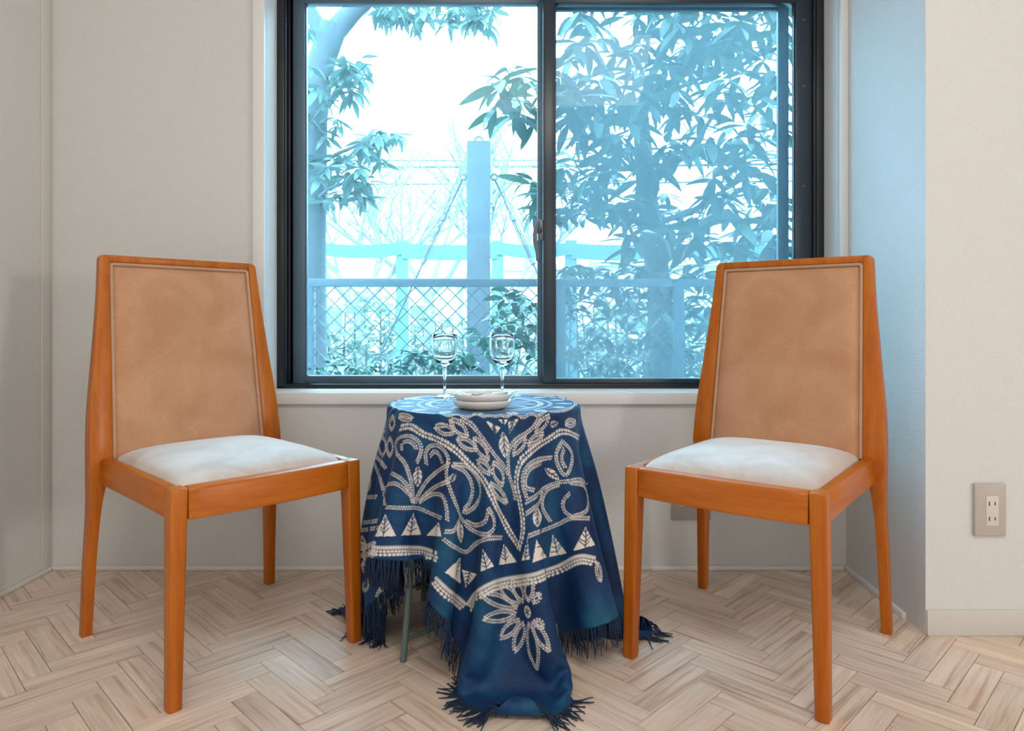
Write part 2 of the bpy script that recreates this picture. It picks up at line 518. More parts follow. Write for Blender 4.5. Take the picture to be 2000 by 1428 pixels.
# the planks nearest the photograph's field of view are objects of their own
def view_rank(s):
    X, Y, _ = s
    ex = max(0, abs(X) - 0.76 * max(Y, .1))
    ey = max(0, 1.14 - Y)
    return ex * 1.0 + ey * 1.6 + (0 if Y > 1.0 else 1)
spots.sort(key=view_rank)
rng = random.Random(11)
for (X, Y, ang) in spots[:300]:
    o = link('plank', pk_mesh, floor)
    o.location = (X, Y, 0)
    o.rotation_euler = (0, 0, math.radians(ang + rng.choice((0, 180))))
rest = spots[300:]
Vs, Fs, Gs, Ss = [], [], [], []
for i, (X, Y, ang) in enumerate(rest):
    a = math.radians(ang)
    c_, s_ = math.cos(a), math.sin(a)
    W = np.stack([X + c_ * pk_V[:, 0] - s_ * pk_V[:, 1], Y + s_ * pk_V[:, 0] + c_ * pk_V[:, 1], pk_V[:, 2]], 1)
    Vs.append(W); Fs.append(pk_F + 8 * i); Gs.append(pk_V); Ss.append(np.full(8, rng.random()))
me = mesh_np('planks_beyond_view', np.concatenate(Vs), np.concatenate(Fs), M['plank'], sm=False)
a_ = me.attributes.new('grain', 'FLOAT_VECTOR', 'POINT'); a_.data.foreach_set('vector', np.concatenate(Gs).astype(np.float32).ravel())
a_ = me.attributes.new('seed', 'FLOAT', 'POINT'); a_.data.foreach_set('value', np.concatenate(Ss).astype(np.float32))
link('plank_field', me, floor, kind='stuff')

# baseboards and strips
MB().box(X_LEFT + .008, X_SIDE_B - .008, Y_BACK - .008, Y_BACK, 0, .013).build('baseboard_back', M['trim'], bevel=.003, props=ST)
MB().box(X_LEFT, X_LEFT + .008, Y_REAR, Y_BACK, 0, .013).build('baseboard_left', M['trim'], bevel=.003, props=ST)
bb = MB()
k = .80
x_m, y_m = X_SIDE_B + (X_SIDE_F - X_SIDE_B) * k, Y_BACK + (Y_FRONT - Y_BACK) * k
bb.add([(X_SIDE_B - .008, Y_BACK, 0), (x_m - .010, y_m, 0), (x_m, y_m, 0), (X_SIDE_B, Y_BACK, 0),
        (X_SIDE_B - .008, Y_BACK, .016), (x_m - .010, y_m, .016), (x_m, y_m, .016), (X_SIDE_B, Y_BACK, .016)],
       [(0, 1, 5, 4), (1, 2, 6, 5), (2, 3, 7, 6), (3, 0, 4, 7), (4, 5, 6, 7), (3, 2, 1, 0)])
bb.build('baseboard_alcove', M['trim'], bevel=.002, props=ST)
MB().box(X_SIDE_F + .001, X_FAR, Y_FRONT - .006, Y_FRONT, 0, .058).build('baseboard_right', M['base_vinyl'], bevel=.002, props=ST)
MB().box(X_SIDE_F - .0015, X_SIDE_F + .0025, Y_FRONT - .0025, Y_FRONT + .002, .058, Z_CEIL).build('trim_1', M['wall_white'], props=ST, sm=False)
MB().box(X_LEFT, X_LEFT + .004, 1.936, 1.9745, .013, Z_CEIL).build('trim_2', M['corner_trim'], bevel=.0015, props=ST)

# window casing: face boards round the opening, lined reveal behind them
c = MB()
yc = Y_BACK - .015
c.box(WX0 - .0335, WX0, yc, Y_BACK + .002, .4757, WZ1 + .04)                 # face, one side
c.box(WX1, X_SIDE_B - .0005, yc, Y_BACK + .002, .4757, WZ1 + .04)           # face, other side
c.box(WX0, WX1, yc, Y_BACK + .002, .4757, .509)                              # apron under the sill
c.box(WX0, WX1, yc, Y_BACK + .002, WZ1, WZ1 + .04)
c.build('trim_3', M['trim'], bevel=.0018, props=ST)
c = MB()
c.box(WX0, WX1, Y_BACK + .002, 2.16, WZ0 - .012, WZ0)                        # sill board
c.box(WX0 - .012, WX0, Y_BACK + .002, 2.16, WZ0, WZ1)
c.box(WX1, WX1 + .012, Y_BACK + .002, 2.16, WZ0, WZ1)
c.box(WX0, WX1, Y_BACK + .002, 2.16, WZ1, WZ1 + .012)
c.build('trim_4', M['trim'], props=ST, sm=False)

# sliding window: outer frame with tracks, two sashes, insect screen outside
win = bpy.data.objects.new('window_1', None); COL.objects.link(win); win['kind'] = 'structure'
f = MB()
YF0, YF1 = 2.070, 2.158
f.box(WX0, WX0 + .022, YF0, YF1, WZ0, WZ1)              # jamb flange
f.box(WX0 + .022, WX0 + .027, YF0 + .003, YF0 + .010, WZ0, WZ1)
f.box(WX0 + .022, WX0 + .030, YF0 + .030, YF0 + .036, WZ0, WZ1)
f.box(WX0 + .022, WX0 + .034, YF1 - .012, YF1, WZ0, WZ1)
f.box(WX1 - .022, WX1, YF0, YF1, WZ0, WZ1)
f.box(WX1 - .030, WX1 - .022, YF0 + .003, YF0 + .010, WZ0, WZ1)
f.box(WX1 - .036, WX1 - .022, YF0 + .036, YF0 + .044, WZ0, WZ1)
f.box(WX1 - .036, WX1 - .022, YF1 - .012, YF1, WZ0, WZ1)
f.box(WX0, WX1, YF0, YF1, WZ0, WZ0 + .006)              # sill track
for yy in (YF0, YF0 + .030, YF0 + .062):
    f.box(WX0 + .02, WX1 - .02, yy, yy + .005, WZ0 + .006, WZ0 + .013)
f.box(WX0, WX1, YF0, YF1, WZ1 - .02, WZ1)
f.build('frame', M['alu'], win, bevel=.0012)

def sash(xl, xr, zl, zh, y, sl, sr, rb, rt, mat, pane):
    """one sliding sash: stiles, rails and its pane"""
    root = MB()
    root.box(xl, xl + sl, y, y + .028, zl, zh)
    root.box(xr - sr, xr, y, y + .028, zl, zh)
    root.box(xl + sl, xr - sr, y, y + .028, zl, zl + rb)
    root.box(xl + sl, xr - sr, y, y + .028, zh - rt, zh)
    # glazing beads
    for (x0, x1, z0, z1) in ((xl + sl, xl + sl + .004, zl + rb, zh - rt), (xr - sr - .004, xr - sr, zl + rb, zh - rt)):
        root.box(x0, x1, y + .006, y + .022, z0, z1)
    s = root.build('sash', mat, win, bevel=.0012)
    MB().box(xl + sl - .003, xr - sr + .003, y + .012, y + .016, zl + rb - .003, zh - rt + .003).build('glass_pane', pane, s, sm=False)
    return s
# far track, left half; near track, right half
s_out = sash(-.672, .118, WZ0 + .008, WZ1 - .012, YF0 + .050, .036, .036, .026, .045, M['sash_daylit'], M['pane'])
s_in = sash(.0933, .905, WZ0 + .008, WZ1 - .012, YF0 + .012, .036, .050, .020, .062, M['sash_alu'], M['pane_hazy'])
# crescent lock on the meeting stile
lk = MB()
lk.box(.078, .0935, YF0 + .006, YF0 + .016, .955, 1.018)
lk.build('lock_plate', M['lock'], s_in, bevel=.002)
lv = MB()
rings = []
for i in range(9):
    t = i / 8
    z = 1.018 - t * .125
    x = .080 - .010 * math.sin(PI * min(1, t * 1.2)) - .004 * t
    hw = .0045 + .002 * math.sin(PI * t)
    rings.append([(x - hw, YF0 - .010, z), (x + hw, YF0 - .010, z), (x + hw, YF0 + .004, z), (x - hw, YF0 + .004, z)])
lv.loft(rings)
lv.tube([(.082, YF0 + .010, .985), (.076, YF0 - .004, .985)], .010, 12)
lv.build('lock_lever', M['lock'], s_in, bevel=.001)
# screws on the far stile of the near sash
sc_ = MB()
for z in (WZ0 + .12, .82, 1.12, 1.42, 1.62):
    sc_.tube([(.878, YF0 + .0125, z), (.878, YF0 + .0105, z)], .004, 10)
sc_.build('stile_screw', M['lock'], s_in, props=dict(kind='stuff'))
# insect screen on the outermost track, right half
sx0, sx1, sy = .105, .866, YF1 + .004
q = MB()
q.box(sx0, sx0 + .03, sy, sy + .014, WZ0 + .004, WZ1 - .004)
q.box(sx1 - .034, sx1, sy, sy + .014, WZ0 + .004, WZ1 - .004)
q.box(sx0 + .03, sx1 - .034, sy, sy + .014, WZ0 + .004, WZ0 + .024)
q.box(sx0 + .03, sx1 - .034, sy, sy + .014, WZ1 - .060, WZ1 - .004)
scr = q.build('insect_screen', M['sash_daylit'], win, bevel=.001)
MB().box(sx0 + .028, sx1 - .032, sy + .0065, sy + .0075, WZ0 + .022, WZ1 - .058).build('netting', M['netting'], scr, sm=False)

# ------------------------------------------------------------------ dining chairs
def catmull(keys, n):
    """keys: list of (z, [(w, y)...]) -> n interpolated cross sections"""
    zs = np.array([k_[0] for k_ in keys])
    P = np.array([k_[1] for k_ in keys])
    out = []
    for z in np.linspace(zs[0], zs[-1], n):
        i = min(np.searchsorted(zs, z, side='right') - 1, len(zs) - 2)
        i = max(i, 0)
        h_ = zs[i + 1] - zs[i]
        t = (z - zs[i]) / h_
        def tang(j):
            if j == 0: return (P[1] - P[0]) / (zs[1] - zs[0])
            if j == len(zs) - 1: return (P[-1] - P[-2]) / (zs[-1] - zs[-2])
            return (P[j + 1] - P[j - 1]) / (zs[j + 1] - zs[j - 1])
        m0, m1 = tang(i) * h_, tang(i + 1) * h_
        q = (2 * t**3 - 3 * t**2 + 1) * P[i] + (t**3 - 2 * t**2 + t) * m0 + (-2 * t**3 + 3 * t**2) * P[i + 1] + (t**3 - t**2) * m1
        out.append((z, q))
    return out

def pad_y(z):      # front plane of the leaning back, local y
    return .1745 + (z - .405) * (.0685 / .444)

def build_chair():
    """local frame: x to the viewer's right when facing the chair, y backwards, z up"""
    parts = []
    # rear legs running up into the back stiles; sections: inner-front, outer-front, outer-back, inner-back
    keys = [(0.000, [(.208, .219), (.2295, .219), (.2295, .242), (.208, .242)]),
            (0.170, [(.2035, .203), (.2245, .203), (.2245, .238), (.2035, .238)]),
            (0.290, [(.1975, .188), (.2205, .188), (.2205, .230), (.1975, .230)]),
            (0.350, [(.1890, .1795), (.2220, .1795), (.2220, .224), (.1890, .224)]),
            (0.400, [(.1785, .1745), (.2240, .1745), (.2240, .2175), (.1785, .2165)]),
            (0.450, [(.1775, .1815), (.2230, .1820), (.2230, .2205), (.1775, .2195)]),
            (0.510, [(.1760, .1905), (.2197, .1912), (.2197, .2260), (.1760, .2250)]),
            (0.620, [(.1730, .2075), (.2083, .2083), (.2083, .2375), (.1730, .2365)]),
            (0.760, [(.1695, .2290), (.1946, .2300), (.1946, .2530), (.1695, .2520)]),
            (0.855, [(.1670, .2440), (.1880, .2452), (.1880, .2655), (.1670, .2645)])]
    secs = catmull(keys, 26)
    # rounded top corner
    top = [(.861, [(.1670, .2449), (.1862, .2460), (.1862, .2662), (.1670, .2654)]),
           (.8655, [(.1670, .2456), (.1810, .2466), (.1810, .2668), (.1670, .2660)]),
           (.867, [(.1670, .2459), (.1745, .2468), (.1745, .2670), (.1670, .2662)])]
    for s in (-1, 1):
        m_ = MB().loft([[(s * w, y, z) for (w, y) in P] for z, P in secs + top])
        parts.append(('rear_leg', m_.mesh('rear_leg', M['wood'], bevel=.0028, seg=2, bangle=38, angle=35), None))
    # top rail between the stiles
    r = MB().box(-.1672, .1672, .2459, .2662, .8505, .867)
    parts.append(('top_rail', r.mesh('top_rail', M['wood'], bevel=.002), None))
    # front legs
    kf = [(0.0, [(.1795, -.2410), (.2045, -.2410), (.2045, -.2150), (.1795, -.2150)]),
          (.34, [(.1705, -.2410), (.2005, -.2410), (.2005, -.2045), (.1705, -.2045)]),
          (.4052, [(.1690, -.2410), (.1990, -.2410), (.1990, -.2040), (.1690, -.2040)])]
    for s in (-1, 1):
        m_ = MB().loft([[(s * w, y, z) for (w, y) in P] for z, P in kf])
        parts.append(('front_leg', m_.mesh('front_leg', M['wood'], bevel=.004, seg=3), None))
    # front apron bowed outwards
    rings = []
    n = 17
    for i in range(n):
        t = -1 + 2 * i / (n - 1)
        x = .1685 * t
        bow = .010 * (1 - t * t)
        y0, y1 = -.2400 - bow, -.2170
        rings.append([(x, y0, .345), (x, y1, .345), (x, y1, .405), (x, y0 + .004, .405), (x, y0, .400)])
    parts.append(('front_apron', MB().loft(rings).mesh('front_apron', M['wood_x'], bevel=.0012, seg=1), None))
    # side aprons
    for s in (-1, 1):
        m_ = MB()
        ring = lambda x, y: [(s * (x + .009), y, .347), (s * (x - .012), y, .347), (s * (x - .012), y, .404), (s * (x + .006), y, .404), (s * (x + .009), y, .400)]
        m_.loft([ring(.1880, -.206), ring(.1885, -.08), ring(.1905, .08), ring(.1935, .186)])
        parts.append(('side_apron', m_.mesh('side_apron', M['wood_y'], bevel=.001, seg=1), None))
    parts.append(('rear_apron', MB().box(-.184, .184, .192, .212, .345, .402).mesh('rear_apron', M['wood_x'], bevel=.002), None))
    # seat cushion: domed, its front edge bowed like the apron
    nu, nv = 41, 41
    V = np.zeros((nu, nv, 3))
    for i in range(nu):
        for j in range(nv):
            u, v = -1 + 2 * i / (nu - 1), -1 + 2 * j / (nv - 1)
            hw = .1800 + (v + 1) / 2 * (-.0050)
            y = -.2110 + (v + 1) / 2 * (.2110 + .192)
            y -= .010 * (1 - u * u) * max(0, -v) ** 2
            rc = 1 - .035 * (abs(u) ** 6) * (abs(v) ** 6)
            e = (max(0, 1 - abs(u) ** 5) ** .55) * (max(0, 1 - abs(v) ** 5) ** .55)
            V[i, j] = (u * hw * rc, -.01 + (y + .01) * rc, .399 + .030 * e + .006 * (1 - u * u) * (1 - v * v))
    idx = np.arange(nu * nv).reshape(nu, nv)
    Fq = np.stack([idx[:-1, :-1], idx[1:, :-1], idx[1:, 1:], idx[:-1, 1:]], -1).reshape(-1, 4)
    me = mesh_np('seat_cushion', V.reshape(-1, 3), Fq, M['seat'], angle=80)
    parts.append(('seat_cushion', me, None))
    parts.append(('seat_board', MB().box(-.178, .178, -.214, .198, .380, .3985).mesh('seat_board', M['wood_x'], bevel=.001), None))
    # upholstered back panel
    nu, nv = 33, 41
    def pad_surface(off, inset, dome, z0, z1):
        V = np.zeros((nu, nv, 3))
        for i in range(nu):
            for j in range(nv):
                u, v = -1 + 2 * i / (nu - 1), -1 + 2 * j / (nv - 1)
                z = z0 + (z1 - z0) * (v + 1) / 2
                hw = .1785 + (z - .405) * (.1670 - .1785) / .445 - inset
                if off < .01:
                    hw *= 1 - .02 * abs(u) ** 8 * max(0, v) ** 10
                e = (max(0, 1 - abs(u) ** 9) ** .5) * (max(0, 1 - max(v, -.2) ** 12) ** .5 if v > 0 else 1)
                V[i, j] = (u * hw, pad_y(z) + off - dome * e, z)
        return V
    V = pad_surface(.0045, .0085, .0085, .398, .8405)
    me = mesh_np('back_pad', V.reshape(-1, 3), np.stack([(ix := np.arange(nu * nv).reshape(nu, nv))[:-1, :-1], ix[1:, :-1], ix[1:, 1:], ix[:-1, 1:]], -1).reshape(-1, 4), M['pad'], angle=80)
    parts.append(('back_pad', me, None))
    # back board behind the pad
    bk = MB()
    rings = []
    for z in (.392, .55, .70, .851):
        hw = .1785 + (z - .405) * (.1670 - .1785) / .445
        rings.append([(-hw, pad_y(z) + .006, z), (hw, pad_y(z) + .006, z), (hw, pad_y(z) + .022, z), (-hw, pad_y(z) + .022, z)])
    bk.loft(rings)
    parts.append(('back_board', bk.mesh('back_board', M['piping'], bevel=.001), None))
    # piping round the pad: up one side, across, down the other
    path = []
    for z in np.linspace(.400, .8425, 18):
        hw = .1785 + (z - .405) * (.1670 - .1785) / .445 - .0045
        path.append((-hw, pad_y(z) + .003, z))
    zt = .8455
    for x in np.linspace(-.158, .158, 15):
        path.append((x, pad_y(zt) + .003, zt))
    for z in np.linspace(.8425, .400, 18):
        hw = .1785 + (z - .405) * (.1670 - .1785) / .445 - .0045
        path.append((hw, pad_y(z) + .003, z))
    parts.append(('piping', MB().tube(path, .0043, 8).mesh('piping', M['piping'], angle=80), 'back_board'))
    return parts

def grain_variant(src, name, axis):
    m = M[src].copy(); m.name = name
    for n in m.node_tree.nodes:
        if n.type == 'MAPPING':
            s = list(n.inputs['Scale'].default_value)
            s = [s[0]] * 3 if False else s
            lo, hi = min(s), max(s)
            n.inputs['Scale'].default_value = [lo if i == axis else hi for i in range(3)]
    return m
M['wood_x'] = grain_variant('wood', 'varnished_beech_crosswise', 0)
M['wood_y'] = grain_variant('wood', 'varnished_beech_lengthwise', 1)

chair_parts = build_chair()
def place_chair(label, x, y, deg):
    root = thing('dining_chair', label, 'chair', (x, y, 0), math.radians(deg), 'dining chairs at the small table')
    made = {}
    for nm, me, par in chair_parts:
        o = link(nm, me, made.get(par, root))
        made[nm] = o
    return root
place_chair('orange varnished wooden dining chair with tan padded back, standing by the left wall', -.6487, 1.5615, 45.54)
place_chair('orange varnished wooden dining chair with tan padded back, beside the pale blue alcove wall', .5428, 1.5304, -37.64)

# ------------------------------------------------------------------ round table under the cloth
TC = (-.0655, 1.607)
TR, TH = .219, .516
tab = thing('round_table', 'small round table with sage green metal legs, hidden under the blue cloth', 'table', (TC[0], TC[1], 0))
MB().lathe([(0, TH - .02), (TR - .004, TH - .02), (TR, TH - .016), (TR, TH - .003), (TR - .003, TH), (0, TH)], 64).build('tabletop', M['table_wood'], tab)
tops = []
for sx in (-1, 1):
    for sy_ in (-1, 1):
        foot = (sx * .162, sy_ * .162, 0.0)
        head = (sx * .125, sy_ * .125, TH - .02)
        tops.append((head, foot))
        MB().tube([foot, head], .0068, 14).build('leg', M['table_metal'], tab)
for sx in (-1, 1):
    a = Vector((sx * .1595, -.1595, .043)); b_ = Vector((-sx * .1595, .1595, .043 + .0006 * sx))
    MB().tube([a, b_], .0042, 10).build('stretcher', M['table_metal'], tab)
ring = [(.15 * math.cos(t), .15 * math.sin(t), TH - .027) for t in np.linspace(0, 2 * PI, 33)]
MB().tube(ring, .006, 8).build('ring_rail', M['table_metal'], tab)

# ------------------------------------------------------------------ indigo cloth, draped by a small cloth simulation
def simulate_cloth(b, a_, d, C, R, H, ang, steps, iters, off, targets, KS=.2, KB=.04, FF=.85):
    rg = np.random.default_rng(3)
    n, m = int(round(2 * b / d)) + 1, int(round(2 * a_ / d)) + 1
    U, Vv = np.meshgrid(np.linspace(-b, b, n) + off[0], np.linspace(-a_, a_, m) + off[1], indexing='ij')
    ca, sa = math.cos(math.radians(ang)), math.sin(math.radians(ang))
    X = np.empty((n, m, 3))
    X[..., 0] = C[0] + ca * U - sa * Vv
    X[..., 1] = C[1] + sa * U + ca * Vv
    X[..., 2] = H + .004 - np.clip(np.hypot(U, Vv) - R, 0, None) * .25
    X += rg.normal(0, .0012, X.shape)
    P = X.copy()
    dt = 1 / 50.
    def con(A, B, L, k):
        mm, nn = min(A.shape[0], B.shape[0]), min(A.shape[1], B.shape[1])
        A, B = A[:mm, :nn], B[:mm, :nn]
        D = B - A
        ln = np.sqrt((D * D).sum(-1, keepdims=True)) + 1e-9
        c = (.5 * k) * (ln - L) / ln * D
        A += c; B -= c
    for t in range(steps):
        v = (X - P) * (.97 if t < steps * .7 else .9)
        P = X.copy()
        X += np.clip(v, -.02, .02)
        X[..., 2] -= 9.8 * dt * dt * .5
        tg = [(i, j, P[i, j] + (np.array(q) - P[i, j]) / max(8., t1 - 30 - t)) for (i, j, q, t0, t1) in targets if t0 <= t < t1]
        for it in range(iters):
            for o in (0, 1):
                con(X[o::2], X[o + 1::2], d, 1.)
                con(X[:, o::2], X[:, o + 1::2], d, 1.)
            for o in (0, 1):
                con(X[o::2, :-1], X[o + 1::2, 1:], d * 2**.5, KS)
                con(X[o::2, 1:], X[o + 1::2, :-1], d * 2**.5, KS)
            for st in (2, 4):          # resist sharp folding
                for ax in (0, 1):
                    A, B = (X[:-st], X[st:]) if ax == 0 else (X[:, :-st], X[:, st:])
                    D = B - A
                    ln = np.sqrt((D * D).sum(-1, keepdims=True)) + 1e-9
                    c = np.minimum(KB * (ln - st * d) / ln, 0) * D * .25
                    A += c; B -= c
            dx, dy = X[..., 0] - C[0], X[..., 1] - C[1]
            r = np.hypot(dx, dy) + 1e-9
            inn = (r < R) & (X[..., 2] < H)
            up = inn & (H - X[..., 2] <= R - r + .012)
            side = inn & ~up
            X[..., 2] = np.where(up, H, X[..., 2])
            fl = X[..., 2] < .006
            X[..., 2] = np.where(fl, .006, X[..., 2])
            for i, dd in ((0, dx), (1, dy)):
                X[..., i] = np.where(up, P[..., i] + .15 * (X[..., i] - P[..., i]), X[..., i])
                X[..., i] = np.where(side, C[i] + dd / r * R, X[..., i])
                X[..., i] = np.where(fl, P[..., i] + FF * (X[..., i] - P[..., i]), X[..., i])
            for (i, j, q) in tg:
                X[i, j] = q
            for (lx, ly) in (CHAIR_LEGS if t > steps * .72 else ()):          # the chair legs standing beside the hem
                ex, ey = X[..., 0] - lx, X[..., 1] - ly
                rl = np.hypot(ex, ey) + 1e-9
                hit = (rl < .030) & (X[..., 2] < .40)
                X[..., 0] = np.where(hit, lx + ex / rl * .030, X[..., 0])
                X[..., 1] = np.where(hit, ly + ey / rl * .030, X[..., 1])
    return X

def upsample(X, f_):
    def up(A):
        n = A.shape[0]
        Ae = np.concatenate([2 * A[:1] - A[1:2], A, 2 * A[-1:] - A[-2:-1]])
        t = np.arange((n - 1) * f_ + 1) / f_
        i = np.minimum(t.astype(int), n - 2)
        w = (t - i).reshape((-1, 1, 1))
        p0, p1, p2, p3 = Ae[i], Ae[i + 1], Ae[i + 2], Ae[i + 3]
        return .5 * (2 * p1 + (-p0 + p2) * w + (2 * p0 - 5 * p1 + 4 * p2 - p3) * w * w + (-p0 + 3 * p1 - 3 * p2 + p3) * w**3)
    return np.swapaxes(up(np.swapaxes(up(X), 0, 1)), 0, 1)

CHAIR_LEGS = ((-.3515, 1.5388), (.2516, 1.4671))
CB, CA, CD = .595, .490, .0175
CX = simulate_cloth(CB, CA, CD, TC, .222, .5205, -36., 300, 22, (.012, 0),
                    [(-1, 0, (.010, 1.292, .012), 20, 290), (-1, -1, (.222, 1.585, .012), 20, 290),
                     (0, 0, (-.325, 1.665, .012), 20, 290), (0, -1, (-.13, 1.86, .012), 20, 290)])
UP = 12
CXf = upsample(CX, UP)
CXf[..., 2] = np.maximum(CXf[..., 2], .004)
# a table top never lies quite flat under cloth: fine crinkles
nu, nv = CXf.shape[:2]
TEX = CD / UP                                   # cloth metres per grid step
idx = np.arange(nu * nv).reshape(nu, nv)
cloth_F = np.stack([idx[:-1, :-1], idx[1:, :-1], idx[1:, 1:], idx[:-1, 1:]], -1).reshape(-1, 4)

# --- the dyed pattern, drawn in cloth coordinates (grid steps)
coarse = upsample(CX, 4)
cn, cm = coarse.shape[:2]
ci = np.arange(cn * cm).reshape(cn, cm)
cF = np.stack([ci[:-1, :-1], ci[1:, :-1], ci[1:, 1:], ci[:-1, 1:]], -1).reshape(-1, 4)
bvh = BVHTree.FromPolygons(coarse.reshape(-1, 3).tolist(), cF.tolist())
eye = Vector((0, 0, CAM_H))
def to_cloth(px, py):
    """where the sight line through a photo pixel meets the cloth, in cloth grid steps"""
    d = (at(px, py, 1.0) - eye).normalized()
    hit, nrm, fi, dist = bvh.ray_cast(eye, d)
    if hit is None:
        return None
    i, j = divmod(fi, cm - 1)
    A, B, D = coarse[i, j], coarse[i + 1, j], coarse[i, j + 1]
    h_ = np.array(hit) - A
    e1, e2 = B - A, D - A
    g = np.array([[e1 @ e1, e1 @ e2], [e1 @ e2, e2 @ e2]])
    s, t = np.linalg.solve(g + 1e-12 * np.eye(2), np.array([h_ @ e1, h_ @ e2]))
    return np.array([(i + s) * UP / 4, (j + t) * UP / 4])

dye = np.zeros((nu, nv), np.float32)
def stamp(c, r_long, r_short, ang, val=1.0):
    """soft elliptical dot; c in grid steps, radii in metres"""
    rl, rs = r_long / TEX, r_short / TEX
    R_ = int(max(rl, rs) + 2)
    i0, j0 = int(c[0]), int(c[1])
    a0, a1, b0, b1 = max(0, i0 - R_), min(nu, i0 + R_ + 1), max(0, j0 - R_), min(nv, j0 + R_ + 1)
    if a0 >= a1 or b0 >= b1:
        return
    I, J = np.mgrid[a0:a1, b0:b1]
    x, y = I - c[0], J - c[1]
    ca, sa = math.cos(ang), math.sin(ang)
    u, w = x * ca + y * sa, -x * sa + y * ca
    dd = np.sqrt((u / rl) ** 2 + (w / rs) ** 2)
    k = np.clip((1 - dd) * min(rl, rs) + .55, 0, 1)
    sub = dye[a0:a1, b0:b1]
    if val > 0:
        np.maximum(sub, k * val, out=sub)
    else:
        sub *= (1 - k)

prng = random.Random(5)
def resample(P, step):
    """polyline in grid steps -> points every `step` metres with direction"""
    P = np.array(P)
    seg = np.hypot(*(P[1:] - P[:-1]).T)
    L = np.concatenate([[0], np.cumsum(seg)])
    if L[-1] < 1e-6:
        return []
    st = step / TEX
    out = []
    for s in np.arange(0, L[-1], st):
        i = min(np.searchsorted(L, s, side='right') - 1, len(seg) - 1)
        t = (s - L[i]) / max(seg[i], 1e-9)
        d = P[i + 1] - P[i]
        out.append((P[i] + d * t, math.atan2(d[1], d[0])))
    return out

def curve_px(pts, closed=False, per=10):
    """smooth curve through pixel points"""
    P = [np.array(p, float) for p in pts]
    n = len(P)
    out = []
    rng_ = range(n if closed else n - 1)
    for i in rng_:
        p0 = P[(i - 1) % n] if (closed or i > 0) else 2 * P[0] - P[1]
        p1, p2 = P[i], P[(i + 1) % n]
        p3 = P[(i + 2) % n] if (closed or i + 2 < n) else 2 * P[-1] - P[-2]
        for k_ in range(per):
            t = k_ / per
            out.append(.5 * (2 * p1 + (p2 - p0) * t + (2 * p0 - 5 * p1 + 4 * p2 - p3) * t * t + (3 * p1 - p0 - 3 * p2 + p3) * t**3))
    out.append(P[0] if closed else P[-1])
    return out

def project_line(pts):
    """pixel polyline -> cloth polylines, split where a fold hides the cloth"""
    runs, cur = [], []
    for p in pts:
        c_ = to_cloth(*p)
        if c_ is None or (cur and np.hypot(*(c_ - cur[-1])) * TEX > .035):
            if len(cur) > 1: runs.append(cur)
            cur = [] if c_ is None else [c_]
        elif not cur or np.hypot(*(c_ - cur[-1])) > .3:
            cur.append(c_)
    if len(cur) > 1: runs.append(cur)
    return runs

MID = np.array([(nu - 1) / 2, (nv - 1) / 2])
def both(run):
    """each motif recurs, turned half round, on the far side of the cloth"""
    yield run
    yield [2 * MID - q for q in run]

def chain(run, kind):
    step, e, rl, rs = {'d': (.0050, .0022, .0018, .00155), 't': (.0072, .0036, .0031, .0027), 's': (.0046, 0, .0021, .0019)}[kind]
    for k_, (c_, a) in enumerate(resample(run, step)):
        nx, ny = -math.sin(a), math.cos(a)
        offs = (0,) if e == 0 else (-e, e)
        for q, o_ in enumerate(offs):
            sh = (.5 * step / TEX if q else 0)
            j = prng.uniform(-.15, .15) * rl / TEX
            p = c_ + np.array([nx, ny]) * o_ / TEX + np.array([math.cos(a), math.sin(a)]) * (sh + j)
            sc1 = prng.uniform(.82, 1.12)
            stamp(p, rl * sc1, rs * sc1, a + prng.uniform(-.4, .4))

def fill_poly(P, val=1.0):
    P = np.array(P)
    a0, b0 = np.maximum(np.floor(P.min(0)).astype(int) - 1, 0)
    a1, b1 = np.minimum(np.ceil(P.max(0)).astype(int) + 2, (nu, nv))
    if a0 >= a1 or b0 >= b1: return
    I, J = np.mgrid[a0:a1, b0:b1]
    ins = np.zeros(I.shape, bool)
    n = len(P)
    for i in range(n):
        x1, y1 = P[i]; x2, y2 = P[(i + 1) % n]
        if y1 == y2: continue
        c_ = ((y1 > J) != (y2 > J)) & (I < (x2 - x1) * (J - y1) / (y2 - y1) + x1)
        ins ^= c_
    sub = dye[a0:a1, b0:b1]
    sub[ins] = val

def crack(p, q, w=.0011):
    for c_, a in resample([p, q], .0012):
        stamp(c_, w, w, a, 0)

def veined(P, tip, base):
    """white resist shape with dark vein cracks from base to tip"""
    fill_poly(P)
    tip, base = np.array(tip), np.array(base)
    d = tip - base
    L = np.hypot(*d)
    if L < 3: return
    n_ = np.array([-d[1], d[0]]) / L
    pts = [base + d * t + n_ * prng.uniform(-.04, .04) * L for t in (0.02, .3, .6, .9)]
    for a, b2 in zip(pts[:-1], pts[1:]):
        crack(a, b2)
    for t in (.12, .3, .5, .7):
        for s in (-1, 1):
            o = base + d * t
            crack(o, o + d * prng.uniform(.12, .26) + n_ * s * L * prng.uniform(.22, .4) * (1 - t * .6), .0009)

def leaf_outline(p, q, hw, n=9):
    p, q = np.array(p, float), np.array(q, float)
    d = q - p
    L = np.hypot(*d)
    m_ = np.array([-d[1], d[0]]) / max(L, 1e-6)
    A = [p + d * t + m_ * hw * math.sin(PI * t) ** .8 for t in np.linspace(0, 1, n)]
    B = [p + d * t - m_ * hw * math.sin(PI * t) ** .8 for t in np.linspace(1, 0, n)]
    return A, B

ZK = 2000 / 580.
ZA = lambda p: (640 + p[0] / ZK, 740 + p[1] / ZK)
ZB = lambda p: (640 + p[0] / ZK, 1040 + p[1] / ZK)

